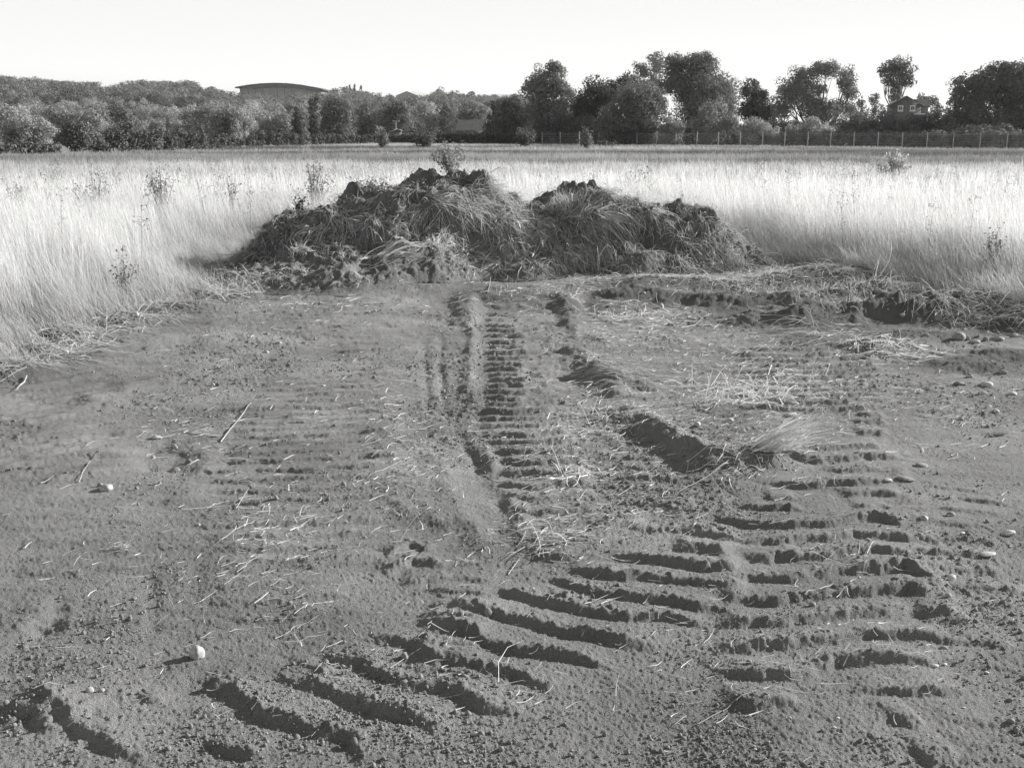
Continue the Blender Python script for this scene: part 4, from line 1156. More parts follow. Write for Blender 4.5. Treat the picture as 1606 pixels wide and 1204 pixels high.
# ------------------------------------------------------------------ HOUSE
def house():
    Y = 205; sc = Y/FP
    b = at(1420, 195, Y); g = hz(b.x, b.y); b.z = g
    r = empty('brick_house', b, -.22)
    tag(r, 'dark brick gabled house with two white-framed windows among the trees', 'house')
    Z = lambda row: at(1420, row, Y).z-g
    X = lambda px: (px-1420)*sc
    ev, rg = Z(165), Z(151.5); x0, x1, xm = X(1398.5), X(1441), X(1418.5)
    MB().prism([(x0, 0), (x1, 0), (x1, ev), (xm, rg-.12), (x0, ev)], 0, 8).build('wall', M['brick'], r)
    def slab(p0, p1, y0, y1, t=.14):
        (ax, az), (bx, bz) = p0, p1
        return MB().prism([(ax, az), (bx, bz), (bx, bz+t), (ax, az+t)], y0, y1)
    roof = slab((x0-.3, ev-.2), (xm, rg), -.25, 8.2).build('roof', M['roof'], r)
    slab((xm, rg), (x1+.3, ev-.2), -.25, 8.2).build('roof', M['roof'], r)
    # tile courses on the right slope
    m = MB()
    for k in range(9):
        t = (k+.5)/9; xx = xm+(x1+.3-xm)*t; zz = rg+(ev-.2-rg)*t+.14
        m.box(xx-.03, xx+.03, -.25, 8.2, zz-.005, zz+.035)
    tag(m.build('tile_courses', M['roof'], roof), kind='stuff')
    ch = MB().box(x0+1.1, x0+1.75, 3.2, 3.8, ev+.3, Z(149.5)).build('chimney', M['brick'], r)
    MB().tube([(x0+1.4, 3.5, Z(149.5)), (x0+1.4, 3.5, Z(148))], [.14, .11], 8).build('chimney_pot', M['roof'], ch)
    a = MB().tube([(X(1412), 2, Z(152)), (X(1412), 2, Z(134.5))], [.045, .035], 5)
    for q, zrow in ((.9, 136), (.6, 138.5)):
        a.tube([(X(1412)-q*.6, 2, Z(zrow)), (X(1412)+q, 2, Z(zrow))], [.03, .03], 4)
    a.build('aerial', M['wire'], r)
    for px in (1411, 1428.5):
        xa, xb, za, zb = X(px-3.9), X(px+3.9), Z(174.5), Z(165.5)
        f = MB().box(xa, xb, -.06, -.003, za, za+.22).box(xa, xb, -.06, -.003, zb-.2, zb).box(xa, xa+.2, -.06, -.003, za+.22, zb-.2).box(xb-.2, xb, -.06, -.003, za+.22, zb-.2).build('window', M['white'], r)
        MB().box(xa+.2, xb-.2, -.04, -.004, za+.22, zb-.2).build('pane', M['glass'], f)
        MB().box((xa+xb)/2-.025, (xa+xb)/2+.025, -.055, -.041, za+.22, zb-.2).build('glazing_bar', M['white'], f)
        MB().box(xa-.08, xb+.08, -.14, -.062, za-.1, za).build('sill', M['white'], f)
    # lower wing to the right with its ridge along the front
    wx0, wx1 = x1+.004, X(1452); wr, we = Z(156.5), Z(166)
    m = MB(); m.poly([(wx0, .8, 0), (wx1, .8, 0), (wx1, .8, we), (wx0, .8, we)]); m.poly([(wx1, 5.2, 0), (wx0, 5.2, 0), (wx0, 5.2, we), (wx1, 5.2, we)])
    m.build('side_wall', M['brick'], r)
    e = MB(); e.poly([(wx1, .8, 0), (wx1, 5.2, 0), (wx1, 5.2, we), (wx1, 3, wr-.05), (wx1, .8, we)]); e.build('end_wall', M['concrete'], r)
    m = MB()
    for y0, y1 in ((.5, 3), (5.5, 3)):
        za, zb = we-.15, wr
        m.poly([(xm+1.0, y0, za), (wx1+.25, y0, za), (wx1+.25, y1, zb), (xm+1.0, y1, zb)]); m.poly([(xm+1.0, y0, za+.13), (wx1+.25, y0, za+.13), (wx1+.25, y1, zb+.13), (xm+1.0, y1, zb+.13)])
        m.poly([(wx1+.25, y0, za), (wx1+.25, y0, za+.13), (wx1+.25, y1, zb+.13), (wx1+.25, y1, zb)])
        m.poly([(xm+1.0, y0, za), (xm+1.0, y0, za+.13), (wx1+.25, y0, za+.13), (wx1+.25, y0, za)])
    m.build('wing_roof', M['roof'], r)
    MB().box(X(1431), X(1453), -.9, .79, Z(180), Z(178.3)).build('porch_roof', M['white'], r)
    MB().box(X(1433), X(1451), -.6, .78, 0, Z(180)-.01).build('porch', M['brick'], r)
house()

# ------------------------------------------------------------------ far buildings on the crest
def arched_hall():
    Y = 960; b = at(440, 160, Y); g = hz(b.x, b.y)+2; b.z = g
    r = empty('arched_hall', b); tag(r, 'vast arched-roof hall on the crest of the wooded hill at left', 'building')
    arc = [(373,137.2),(390,134),(410,131.6),(430,130.6),(450,131),(470,133),(490,136.5),(508,141)]
    O = [((px-440)*Y/FP, at(px, rw, Y).z-g) for px, rw in arc]
    Wl = [(x, z-1.2) for x, z in O[:]]
    m = MB(); m.prism([(O[0][0]+3, -4)]+[(x+(3 if i == 0 else (-3 if i == len(O)-1 else 0)), z-.9) for i, (x, z) in enumerate(O)][0:]+[(O[-1][0]-3, -4)], 2, 60)
    wall = m.build('wall', M['clad'], r)
    m = MB()
    for (xa, za), (xb, zb) in zip(O[:-1], O[1:]): m.prism([(xa, za-.8), (xb, zb-.8), (xb, zb+.2), (xa, za+.2)], -3, 64)
    m.build('roof', M['clad_dark'], r)
    I = [((px-440)*Y/FP, at(px, rw+3.6, Y).z-g) for px, rw in [(398,134.4),(415,132.2),(432,131.6),(450,132),(470,133.8),(488,137.4),(500,141)]]
    for i, ((xa, za), (xb, zb)) in enumerate(zip(I[:-1], I[1:])):
        MB().prism([(xa+.1, za-1.0), (xb-.1, zb-1.0), (xb-.1, zb), (xa+.1, za)], 1.2, 1.95).build('fascia_panel', M['clad_dark'], wall)
    for i in range(12):
        xx = O[0][0]+4+i*(O[-1][0]-O[0][0]-8)/11
        MB().box(xx-.15, xx+.15, 1.6, 1.99, -4, np.interp(xx, [o[0] for o in O], [o[1] for o in O])-2.8).build('column', M['clad_dark'], wall)
arched_hall()
def shed(name, label, px0, px1, pk, eave, ridge, Y, roofm):
    c = (px0+px1)/2; b = at(c, 160, Y); g = hz(b.x, b.y); b.z = g
    r = empty(name, b); tag(r, label, 'shed', 'sheds on the crest')
    X = lambda px: (px-c)*Y/FP
    Z = lambda row: at(c, row, Y).z-g
    m = MB(); m.poly([(X(px0), 0, 0), (X(pk), 0, 0), (X(pk), 0, Z(eave)), (X((px0+pk)/2), 0, Z(ridge)), (X(px0), 0, Z(eave))])
    m.poly([(X(pk), 0, 0), (X(px1), 18, 0), (X(px1), 18, Z(eave)), (X(pk), 0, Z(eave))])
    m.poly([(X(px1), 18, 0), (X(px0)+X(px1)-X(pk), 18, 0), (X(px0)+X(px1)-X(pk), 18, Z(eave)), (X(px1), 18, Z(eave))])
    m.build('wall', M['clad'], r)
    m = MB(); o = .15
    m.poly([(X(pk)+.3, -.3, Z(eave)-.1), (X(px1)+.3, 18.3, Z(eave)-.1), (X(px1)+X((px0+pk)/2)-X(pk), 18.3, Z(ridge)+o), (X((px0+pk)/2), -.3, Z(ridge)+o)])
    m.poly([(X(px0)-.3, -.3, Z(eave)-.1), (X((px0+pk)/2), -.3, Z(ridge)+o), (X(px1)+X((px0+pk)/2)-X(pk), 18.3, Z(ridge)+o), (X(px1)+X(px0)-X(pk)-.3, 18.3, Z(eave)-.1)])
    m.build('roof', M[roofm], r)
shed('gabled_shed', 'pale gabled shed on the crest, nearer the arched hall', 622, 676, 655, 150, 143.5, 880, 'roof_pale')
shed('flat_shed', 'long low pale shed on the crest next to the leftmost large tree', 770, 835, 784, 152, 148, 840, 'roof_pale')
def low_house():
    Y = 215; b = at(742, 205, Y); g = hz(b.x, b.y); b.z = g
    r = empty('low_house', b); tag(r, 'low building with a plain dark roof behind the far hedge', 'house')
    s = Y/FP; Z = lambda row: at(742, row, Y).z-g
    MB().box(-26*s, 22*s, 0, 6, 0, Z(204)).build('wall', M['brick'], r)
    m = MB().prism([(0, 0), (1, 0), (1, 1), (0, 1)], 0, 1); m = MB()
    a, c, z0, z1 = -27*s, 23*s, Z(205), Z(188)
    m.poly([(a, -.4, z0), (c, -.4, z0), (c-4*s, 3, z1), (a+4*s, 3, z1)]); m.poly([(c, 6.4, z0), (a, 6.4, z0), (a+4*s, 3, z1), (c-4*s, 3, z1)])
    m.poly([(a, 6.4, z0), (a, -.4, z0), (a+4*s, 3, z1)]); m.poly([(c, -.4, z0), (c, 6.4, z0), (c-4*s, 3, z1)])
    m.build('roof', M['roof'], r)
low_house()
def white_gable():
    Y = 190; b = at(621, 210, Y); g = hz(b.x, b.y); b.z = g
    r = empty('small_barn', b, .1); tag(r, 'small building with a pale edged gable roof peeping over the hedge', 'barn')
    s = Y/FP; Z = lambda row: at(621, row, Y).z-g
    MB().prism([(-8*s, 0), (9*s, 0), (9*s, Z(207)), (2*s, Z(203.5)), (-8*s, Z(207.5))], 0, 6).build('wall', M['brick'], r)
    m = MB().prism([(-11*s, Z(208)), (2*s, Z(203)), (2*s, Z(202)), (-11*s, Z(207))], -.4, 6.3)
    m.prism([(2*s, Z(203)), (10*s, Z(206)), (10*s, Z(205)), (2*s, Z(202))], -.4, 6.3)
    m.build('roof', M['roof_pale'], r)
white_gable()
for px, top, Y, lab in [(621,190,196,'street lamp with a short crossbar above the small pale-roofed barn'), (711,150,420,'tall thin mast on the hillside, left of a pair'), (785,168,240,'lamp column with a double head in front of the dark upright tree')]:
    b = at(px, 200, Y); b.z = hz(b.x, b.y); r = empty('lamp_column', b)
    tag(r, lab, 'lamp post'); h = at(px, top, Y).z-b.z
    MB().tube([(0, 0, 0), (0, 0, h*.5), (0, 0, h)], [.12, .09, .07], 6).build('pole', M['wire'], r)
    MB().tube([(-.4, 0, h), (.4, 0, h)], [.04, .04], 5).box(-.6, -.35, -.1, .1, h-.08, h+.05).box(.35, .6, -.1, .1, h-.08, h+.05).build('lamp_head', M['concrete'], r)

# ------------------------------------------------------------------ small shrubs and saplings in the field
def sapling(name, label, cat, px, foot, Y, wpx, hpx, nst, mt, seed, leafs=.036, lpn=26, lean=0.0, fn=TH, group='young shrubs in the field', z=None, spread=.5):
    """a fan of thin stems with small leaves; hpx = visible height above 'foot' row"""
    R = np.random.default_rng(seed)
    p = at(px, foot, Y); g = float(fn(np.array([p.x]), np.array([Y]))[0])
    top = at(px, foot-hpx, Y).z; h = max(top-g, .3); w = wpx*Y/FP/2
    r = empty(name, (p.x, Y, g)); tag(r, label, cat, group)
    m = MB(); C = []
    for i in range(nst):
        a = R.uniform(0, 6.28); q = math.sqrt(R.random())*w; hh = h*R.uniform(.55, 1)*(1-.35*(q/w)**2)
        tip = Vector((q*math.cos(a)+lean*h, q*math.sin(a), hh)); mid = Vector((tip.x*.35, tip.y*.35, hh*.55))
        m.tube([(0, 0, -.03), tuple(mid), tuple(tip)], [.008*h, .006*h, .003*h], 4)
        if Y < 40: m.build('stem', M['weed'], r); m = MB()
        for k in range(int(lpn*(1.8 if Y < 40 else 1))):
            t = R.uniform(.35, 1.02); b0 = mid.lerp(tip, max(0, (t-.5)/.5)) if t > .5 else Vector((0, 0, 0)).lerp(mid, t/.5)
            C.append(np.array(b0)+R.normal(0, spread*.09*h**.5, 3))
    if m.v: tag(m.build('stem', M['weed'], r), kind='stuff')
    C = np.array(C); n = len(C)
    nn = unit(R.normal(0, 1, (n, 3))+[0, 0, .4]); a = unit(np.cross(nn, R.normal(0, 1, (n, 3)))); b = np.cross(nn, a)
    sz = leafs*R.uniform(.5, 1.3, (n, 1))
    V = np.stack([C-a*sz*.6, C+b*sz*.3, C+a*sz*.6, C-b*sz*.3], 1).reshape(-1, 3)
    link('foliage', mesh_np('foliage', V, np.arange(n*4).reshape(-1, 4)), M[mt], r)
    return r
sapling('shrub', 'leafy upright shrub in the pale grass, between two wider straggly ones', 'shrub', 252, 290, 17, 52, 40, 22, 'weed', 801)
sapling('shrub', 'wide straggly shrub in the pale grass below the long dark hedge', 'shrub', 150, 290, 17.5, 80, 32, 26, 'weed', 802)
sapling('shrub', 'shrub cut by the left edge of the picture', 'shrub', 18, 292, 16.5, 44, 30, 18, 'weed', 803)
sapling('shrub', 'sparse low shrub left of the largest sapling in the field', 'shrub', 360, 282, 17.5, 40, 22, 9, 'weed', 804, lpn=14)
sapling('shrub', 'largest leafy sapling in the field, nearest the left side of the highest heap', 'shrub', 492, 284, 18, 76, 44, 28, 'weed', 805)
sapling('leafy_weed', 'bushy leafy weed growing on the crest of the highest earth heap', 'weed', 705, 262, 13.5, 74, 45, 20, 'weed', 806, leafs=.032, group='weeds on the earth heaps')
sapling('leafy_weed', 'low leafy weed on the left shoulder of the highest earth heap', 'weed', 590, 300, 13.5, 70, 26, 18, 'weed', 807, leafs=.035, group='weeds on the earth heaps')
sapling('leafy_weed', 'thin dark upright weed on the left slope of the highest heap', 'weed', 470, 332, 13.2, 14, 30, 4, 'weed_dark', 808, leafs=.035, group='weeds on the earth heaps')
sapling('shrub', 'pale many-headed thistle clump before the fence, right of centre of the far field', 'weed', 1405, 262, 34, 60, 27, 26, 'straw', 809, leafs=.09, lpn=30, group='weeds in the far field')
sapling('shrub', 'feathery upright shrub in front of the leftmost fence posts', 'shrub', 825, 238, 120, 30, 42, 24, 'leaf', 810, leafs=.28, lpn=40, spread=1.5, group='shrubs before the fence')
sapling('shrub', 'small feathery shrub before the third fence post', 'shrub', 919, 238, 110, 16, 40, 18, 'leaf', 811, leafs=.26, lpn=36, spread=1.2, group='shrubs before the fence')
sapling('shrub', 'low dark shrub against the foot of the fence, right of the small feathery shrub', 'shrub', 955, 236, 120, 36, 18, 18, 'leaf_dark', 812, leafs=.25, lpn=34, spread=1.2, group='shrubs before the fence')
sapling('shrub', 'pointed feathery shrub in front of the far hedge near the small barn', 'shrub', 600, 232, 118, 26, 34, 22, 'leaf', 813, leafs=.25, lpn=36, spread=1.2, group='shrubs before the fence')
sapling('shrub', 'broad feathery shrub in front of the far hedge behind the heap crest', 'shrub', 668, 232, 118, 40, 30, 24, 'leaf', 814, leafs=.25, lpn=36, spread=1.2, group='shrubs before the fence')
sapling('dock_plant', 'cluster of tall pale dock spikes in the far field, behind the largest sapling', 'weed', 482, 244, 70, 34, 28, 12, 'straw_dim', 815, leafs=.1, lpn=20, group='weeds in the far field')
sapling('leafy_weed', 'dark wiry weed standing in the tall grass at the right edge', 'weed', 1552, 470, 11.0, 24, 140, 7, 'weed', 816, leafs=.03, lpn=40, group='weeds in the tall grass')
sapling('leafy_weed', 'dark wiry weed in the tall grass at the left, with spotted seed heads', 'weed', 200, 470, 10.2, 30, 90, 8, 'weed_dark', 817, leafs=.022, lpn=24, group='weeds in the tall grass')
sapling('leafy_weed', 'low grey weed patch in the field between the heap and the fence', 'weed', 1000, 275, 22, 90, 18, 30, 'weed', 818, leafs=.05, lpn=18, group='weeds in the far field')

def tuft(name, label, px, py, n, L, hw, d, up, sp, tw, mt, seed, w=.005, cat='straw tuft', group=None, droop=None):
    b = cast(px, py)
    r = empty(name, b); tag(r, label, cat, group)
    R = np.random.default_rng(seed)
    off = R.normal(0, hw, (n, 2)); pts = np.array(b)[None, :2]+off
    z = TH(pts[:, 0], pts[:, 1])
    dd = unit(np.stack([np.full(n, d[0], float), np.full(n, -tw, float), np.full(n, -d[1]+up, float)], 1)+R.normal(0, sp, (n, 3)))
    V, F = blades(np.column_stack([pts, z]), dd, L*R.uniform(.4, 1.15, n), w*R.uniform(.6, 1.4, n), R.uniform(*(droop or (.1, .7)), n), 6, R.random(n) < .15, TH, .06, R)
    o = link('stalks', mesh_np('stalks', V-np.array(b), F), M[mt], r); tag(o, kind='stuff')
    return r
G_T = 'tufts of torn straw on the bare earth'
tuft('straw_tuft', 'brightest uprooted straw tuft fanning to the right beside the right-hand track', 1190, 706, 90, .34, .03, (1, -.42), .08, .13, -.1, 'straw_bright', 901, group=G_T, w=.009, droop=(.0, .2))
tuft('straw_tuft', 'ragged roots and stalks spilling left from the brightest straw tuft', 1160, 724, 80, .17, .07, (-.5, .3), .25, .6, .4, 'straw', 902, group=G_T)
tuft('straw_tuft', 'heap of crossed straw stalks behind the brightest tuft', 1165, 625, 170, .26, .18, (.1, -.5), .1, .7, .1, 'straw_bright', 903, group=G_T)
tuft('straw_tuft', 'thin scatter of straw right of the crossed stalks', 1250, 605, 80, .2, .2, (.3, -.3), .1, .7, .1, 'straw_bright', 904, group=G_T)
tuft('straw_tuft', 'flattened mat of straw on the ridge right of the top of the middle track', 1000, 495, 220, .22, .26, (.3, 0), .1, .6, .1, 'straw_bright', 905, group=G_T)
tuft('straw_tuft', 'mat of pale straw on the small hump below the right-hand banks', 1385, 548, 300, .16, .16, (.3, .2), .2, .6, .3, 'straw_bright', 906, group=G_T, w=.006)
tuft('straw_tuft', 'small straw bundle beside the middle of the middle track', 905, 745, 46, .2, .07, (.2, .3), .1, .5, .3, 'straw_bright', 907, group=G_T)
tuft('straw_tuft', 'untidy twist of dark grass below the end of the middle track', 850, 848, 60, .18, .07, (.2, 0), .1, .7, .2, 'straw_dim', 908, group=G_T)
tuft('straw_tuft', 'swept straw lying down the side of the ridge right of the middle track', 940, 578, 160, .5, .08, (1, .3), .1, .14, .2, 'straw_dim', 909, group=G_T)
tuft('straw_tuft', 'draped straw over the bank at the right edge', 1510, 480, 260, .32, .22, (-.1, .8), .4, .35, .6, 'straw', 910, group=G_T)
tuft('straw_tuft', 'dark swept grass below the middle of the right-hand banks', 1300, 525, 260, .5, .2, (-.9, .3), .2, .3, .3, 'straw_dim', 911, group=G_T)
tuft('straw_tuft', 'short stubble on the crest of the long right-hand bank', 1330, 466, 480, .17, .5, (0, -.4), .3, .5, .2, 'straw', 912, group=G_T)
tuft('straw_tuft', 'pale stubble along the crest of the bank nearest the straw-draped heap', 1210, 450, 420, .16, .45, (.1, -.3), .3, .5, .2, 'straw', 913, group=G_T)
tuft('straw_tuft', 'pair of tall stalks standing up from the right-hand bank', 1372, 440, 5, .5, .02, (.25, -1), .3, .12, 0, 'straw', 914, group=G_T, w=.009, droop=(0, .08))
tuft('straw_tuft', 'small root clump with short straw at lower left of the bare earth', 190, 862, 50, .06, .03, (.1, -.4), .2, .6, .1, 'straw_dim', 915, group=G_T, w=.003)
tuft('straw_tuft', 'broken straw lying left of centre among small stones', 290, 672, 24, .2, .1, (1, -.25), 0, .25, 0, 'straw', 916, group=G_T)
tuft('straw_tuft', 'loop of pale straw on the crumbled rim right of the middle track', 925, 660, 36, .2, .08, (.2, -.2), .1, .6, .1, 'straw', 917, group=G_T)
tuft('straw_tuft', 'stubble along the top lip of the middle track', 830, 462, 160, .14, .32, (0, -.4), .2, .6, .1, 'straw', 918, group=G_T)
tuft('straw_tuft', 'clump of long stalks leaning up beside the left side of the highest heap', 375, 455, 90, .35, .15, (-.6, -.4), .2, .4, .2, 'straw', 919, group=G_T)
tuft('straw_tuft', 'tall plume of grass leaning left on the crest of the highest heap', 668, 262, 110, .42, .05, (-.55, -1), .2, .12, 0, 'straw', 920, cat='grass tuft', group='grass tufts on the heaps')
tuft('straw_tuft', 'fan of upright seed stalks on the right shoulder of the highest heap', 755, 262, 60, .45, .1, (.15, -1), .2, .22, 0, 'straw', 921, cat='grass tuft', group='grass tufts on the heaps')
tuft('straw_tuft', 'pale bush of grass where the highest heap meets the small dark lump', 800, 300, 260, .4, .16, (.1, -1), .3, .28, 0, 'straw', 922, cat='grass tuft', group='grass tufts on the heaps')

# single long stalks lying on the bare soil
def stalk(label, pts, rad=.0016, lift=.004, mt='straw'):
    P = [cast(*p) for p in pts]
    b = P[0].copy(); m = MB()
    Q = []
    for a, c in zip(P[:-1], P[1:]):
        for k in range(4): Q.append(a.lerp(c, k/4))
    Q.append(P[-1])
    out = []
    for i, q in enumerate(Q):
        z = float(TH(np.array([q.x]), np.array([q.y]))[0]); out.append((q.x-b.x, q.y-b.y, max(q.z, z)+lift-b.z))
    m.tube(out, [rad*(1-.5*i/len(out)) for i in range(len(out))], 5)
    o = m.build('straw_stalk', M[mt], None, b)
    return tag(o, label, 'stalk', 'single stalks lying on the soil')
stalk('long straight stalk lying lowest right of centre, pointing up to the right', [(1095,1137),(1140,1113),(1186,1086)], .0017)
stalk('long thin stalk curving down left from the brightest straw tuft', [(1160,712),(1110,750),(1062,775)], .0022)
stalk('dark bent stick lying in the smooth wheel mark left of centre', [(346,694),(372,662),(394,634)], .0045, mt='straw_dim')
stalk('pale stalk left of the middle track beside crumbled soil', [(576,752),(600,740),(632,724)], .002)
stalk('thin stalk crossing the middle track rim toward the lower right', [(975,680),(1010,715),(1050,755)], .0018)
stalk('bent pale stalk below the twist of dark grass', [(797,905),(815,880),(845,865)], .0018)
stalk('upright bent stalk standing on the lip of the middle track', [(765,460),(768,448),(770,434)], .004)
stalk('pair-end stalk lying at lower left, short and pointing up right', [(1050,985),(1085,975),(1010,990)][:2], .0015)
stalk('straight pale straw near the stone with the long shadow, upper side', [(352,922),(370,908),(385,898)], .0014)
stalk('straight stalk over the curved ridges left of the lowest middle', [(612,1052),(640,1035),(662,1020)], .0013)
stalk('short straight stalk at the left above the white stone', [(93,768),(110,762),(128,758)], .0018)
stalk('slanting stalk above the white stone at left', [(124,758),(132,738),(142,726)], .002)
stalk('thin forked-looking stalk left of centre, middle of the bare earth', [(370,800),(380,784),(390,768)], .002)
stalk('long thin stalk lying right of the ridge shadow by the middle track', [(905,565),(950,590),(1010,612)], .003)
stalk('thin curved stalk crossing the deep curved ridges', [(925,948),(960,935),(1010,920)], .0013)

# litter: hundreds of short straws, uncountable
R = np.random.default_rng(95)
spots = [(700,900,500,200,200),(420,840,60,60,130),(900,730,60,60,120),(1050,640,120,60,260),(1200,620,90,60,260),(1250,690,80,60,160),(980,510,120,30,200),(640,720,60,70,120),(860,840,70,30,90),
         (300,680,60,30,50),(1100,560,120,40,160),(1350,640,150,60,140),(500,620,200,90,90),(1000,1000,400,150,110),(300,930,200,120,60),(1400,900,200,150,60),(1480,620,100,60,70),(940,640,60,60,160),
         (800,480,80,20,100),(1050,440,150,16,260),(620,640,300,120,110),(450,480,120,20,80),(1350,450,160,30,200),(1000,800,200,60,90)]
X = []; Y = []
for a, b, sx, sy, n in spots:
    px = R.normal(a, sx*.7, n); py = np.clip(R.normal(b, sy*.7, n), 440, 1280)
    fw = FP*cP+(CY-py)*sP; up = (CY-py)*cP-FP*sP; t = EYE/(-up)
    X.append((px-CX)*t); Y.append(fw*t)
X = np.concatenate(X); Y = np.concatenate(Y); X = np.concatenate([X, X+R.normal(0, .12, len(X))]); Y = np.concatenate([Y, Y+R.normal(0, .12, len(Y))]); n = len(X)
a = R.normal(.5, .8, n)
d = unit(np.stack([np.cos(a), np.sin(a), R.uniform(0, .35, n)], 1))
V, F = blades(np.stack([X, Y, TH(X, Y)+.002], 1), d, R.lognormal(0, .5, n)*.056*(.6+Y*.07), np.clip(.0017+Y*.00028, .0015, .005)*R.uniform(.6, 1.3, n), R.uniform(.0, .6, n), 3, None, TH, .08, R)
tag(link('straw_litter', mesh_np('straw_litter', V, F), M['straw_bright']), 'short broken straws strewn over the bare earth', 'straw litter', kind='stuff')

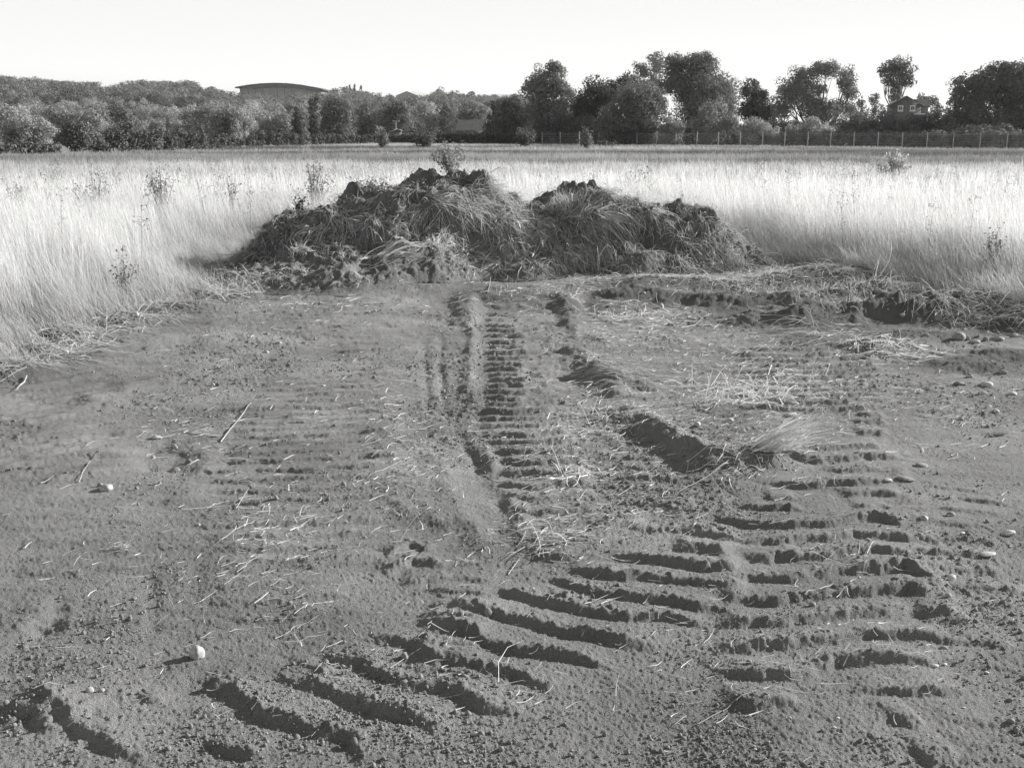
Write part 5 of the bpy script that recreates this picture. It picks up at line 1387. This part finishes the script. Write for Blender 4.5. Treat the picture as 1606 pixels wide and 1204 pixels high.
# ------------------------------------------------------------------ STONES
def stone_mesh(seed, n=3):
    import bmesh
    R = np.random.default_rng(seed); bm = bmesh.new(); bmesh.ops.create_icosphere(bm, subdivisions=n, radius=1)
    ph = R.uniform(0, 9, 6)
    for v in bm.verts:
        c = v.co
        k = 1+.11*math.sin(c.x*2.1+ph[0])+.10*math.sin(c.y*2.4+ph[1])+.08*math.sin(c.z*2.6+ph[2])+.05*math.sin(c.x*5+c.y*4+ph[3])+.03*math.sin(c.y*9+c.z*7+ph[4])
        v.co = c*k
    me = bpy.data.meshes.new('pebble'); bm.to_mesh(me); bm.free()
    for p in me.polygons: p.use_smooth = True
    return me
SM = [stone_mesh(1000+i) for i in range(7)]
SMp = [m.copy() for m in SM]
for m in SM: m.materials.append(M['stone'])
for m in SMp: m.materials.append(M['stone_pale'])
stones = [ # px, py(base centre), width px, height/width, pale, label
 (309,1023,24,1.02,1,'egg-shaped pale stone casting a long shadow at lower left'),
 (166,765,19,.75,1,'whitest stone, lying at the left beside thin stalks'),
 (158,760,9,.9,0,'little stone leaning against the whitest stone'),
 (142,1083,13,.85,1,'small pale pebble at lower left below the egg-shaped stone'),
 (159,1081,9,.7,0,'dull pebble just right of the small pale pebble at lower left'),
 (765,957,13,1.3,0,'upright stone set on end in the curved ridges left of centre'),
 (1450,812,13,.7,1,'pale oval pebble, left of two side by side at right'),
 (1491,805,15,.65,0,'grey oval pebble, right of two side by side at right'),
 (1581,834,22,.36,1,'flat pale stone at the right edge with a dark hollow beside it'),
 (1549,871,26,.22,1,'thin flat pale stone sunk in the soil below the right-edge hollow'),
 (1491,904,18,.5,1,'pale oval stone at right, level with the deep right-hand ridges'),
 (1486,935,9,1.0,0,'tiny round pebble just below the pale oval stone at right'),
 (1480,1016,12,.55,0,'small oval pebble below the right-hand ridges'),
 (1466,1042,14,.35,1,'flat pale sliver of stone below the small oval pebble at right'),
 (1585,1133,13,.6,0,'small stone near the lower right corner'),
 (1392,751,14,.5,1,'small pale pebble beside a flat stone right of the right-hand track'),
 (1421,751,26,.25,0,'long flat stone right of the right-hand track'),
 (1445,729,22,.3,0,'flat brown stone sunk above the long flat stone'),
 (1503,526,19,.85,0,'largest round stone in the row under the right-hand bank'),
 (1516,529,10,.9,0,'small stone touching the largest round stone'),
 (1530,534,16,.45,1,'flat pale stone, third in the row under the right-hand bank'),
 (1546,531,12,.85,0,'round stone, fourth in the row under the right-hand bank'),
 (1563,530,20,.5,0,'long oval stone, fifth in the row under the right-hand bank'),
 (1590,525,14,.6,0,'last stone of the row under the bank, at the right edge'),
 (1452,525,11,.6,0,'half-buried stone left of the largest round stone'),
 (1414,496,8,.8,0,'small stone stuck in the face of the right-hand bank'),
 (1550,496,8,1.0,1,'pale pebble in the stubble on the bank at the right edge'),
 (1522,588,12,.8,0,'round stone left of a long pale one at right'),
 (1548,602,21,.4,1,'long pale stone lying aslant at the right'),
 (1541,616,16,.5,0,'dark-sided oval stone below the long pale stone'),
 (1504,600,17,.45,0,'half-sunk stone left of the long pale stone'),
 (1588,616,14,.45,1,'pale flat stone at the right edge below the row of stones'),
 (1571,582,13,.6,0,'pebble at the right edge above the long pale stone'),
 (1550,638,10,.55,1,'left of two tiny white pebbles at the right'),
 (1563,643,10,.55,1,'right of two tiny white pebbles at the right'),
 (1508,657,9,.7,0,'tiny stone below the half-sunk stone at right'),
 (1241,650,21,.4,1,'flat pale stone between straw scatter and the right-hand track'),
 (1243,634,22,.35,0,'dull half-buried stone just behind the flat pale stone'),
 (1145,657,13,.5,1,'pale chip of stone under the crossed straw'),
 (1093,667,10,.9,1,'white angular pebble left of the crossed straw'),
 (1044,676,12,.85,0,'dark round stone on the rim above the deep shaded rut'),
 (1048,663,8,.8,1,'tiny white pebble above the dark round stone on the rim'),
 (1102,641,18,.35,0,'flat stone half under soil left of the crossed straw'),
 (936,641,10,1.0,1,'white pebble on the crumbled rim right of the middle track'),
 (1085,499,17,.45,0,'oblong brown stone lying right of the straw mat'),
 (1037,479,9,1.1,1,'bright white chip on the hump right of the middle track'),
 (1042,529,7,1.5,0,'small upright stone below the straw mat'),
 (938,455,9,.6,0,'small stone in stubble above the middle track'),
 (1010,458,8,.8,0,'pebble on the dark face of the smooth hump'),
 (1150,525,8,.7,0,'pebble in the shaded hollow right of the straw mat'),
 (1129,415,8,1.0,0,'round pebble at the foot of the right end of the straw-draped heap'),
 (247,685,17,.45,1,'long pale stone, uppermost of four left of centre'),
 (274,700,13,.7,0,'stone in the soil, second of four left of centre'),
 (240,717,6,1.1,1,'tiny white pebble, third of four left of centre'),
 (274,735,17,.5,0,'oblong stone, lowest of four left of centre'),
 (335,603,7,.9,1,'white pebble far left of the middle track'),
 (418,551,9,.6,1,'left one of two pale pebbles near the left wheel ruts'),
 (437,537,9,.6,1,'right one of two pale pebbles near the left wheel ruts'),
 (507,604,8,.5,1,'lone flat white pebble on smooth ground left of the middle track'),
 (312,824,6,.8,1,'tiny bright pebble left of the scattered stalks'),
 (102,551,11,.7,1,'white stone at the foot of the left bank'),
 (212,492,12,.6,1,'pale stone in flattened straw on the left bank'),
 (344,449,8,.8,1,'white pebble where the left grass meets the highest heap'),
 (588,487,7,.6,1,'pale pebble, middle one of the gravel row near the highest heap'),
 (578,490,6,.6,0,'pebble at the left of the gravel row near the highest heap'),
 (598,486,6,.6,0,'pebble right of the middle one in the gravel row near the highest heap'),
 (615,485,6,.6,1,'pebble at the right end of the gravel row near the highest heap'),
]
for i, (px, py, w, asp, pale, lab) in enumerate(stones):
    q = cast(px, py+w*asp*.4); t = q.y/FP
    dist = math.sqrt(q.x**2+q.y**2+(EYE-q.z)**2)
    rx = w/FP*dist/2; rz = rx*asp
    me = (SMp if pale else SM)[i % 7]
    o = bpy.data.objects.new('pebble', me); COL.objects.link(o)
    if i: rx *= .9; rz *= .95
    o.location = (q.x, q.y, q.z+rz*(.6 if i == 0 else .22)); o.scale = (rx, rx*random.uniform(.7, .95), rz)
    o.rotation_euler = (random.uniform(-.15, .15), random.uniform(-.15, .15), random.uniform(-.5, .5))
    tag(o, lab, 'stone', 'stones lying on the bare earth')
R = np.random.default_rng(97)
x, y = screen_pts(900, 0, 1606, 470, 1200, R)
k = (fbm(x, y, 1.1, 3, 41) > -.1) & in_poly(x, y, DP); x, y = x[k][:350], y[k][:350]
s = R.lognormal(0, .4, len(x))*.0035*(.6+.1*y)
scatter('gravel', np.stack([x, y, TH(x, y)+s*.4], 1), R.uniform(-.3, .3, (len(x), 3)), np.stack([s*1.2, s, s*.8], 1), [clod_proto(R) for _ in range(3)], M['stone_pale'], True)
tag(bpy.data.objects['gravel'], 'tiny pale grit scattered thinly over the bare earth', 'grit', kind='stuff')

# ------------------------------------------------------------------ AIR
hb = MB().box(-700, 1100, -60, 1320, -14, 62)
hz_m = bpy.data.materials.new('haze'); hz_m.use_nodes = True
hn = hz_m.node_tree; hn.nodes.remove(hn.nodes['Principled BSDF'])
pv_ = hn.nodes.new('ShaderNodeVolumePrincipled'); pv_.inputs['Color'].default_value = (.9, .9, .9, 1)
pv_.inputs['Density'].default_value = HAZE; pv_.inputs['Anisotropy'].default_value = .3
hn.links.new(pv_.outputs[0], hn.nodes['Material Output'].inputs['Volume'])
if HAZE: tag(hb.build('haze', hz_m), kind='stuff')
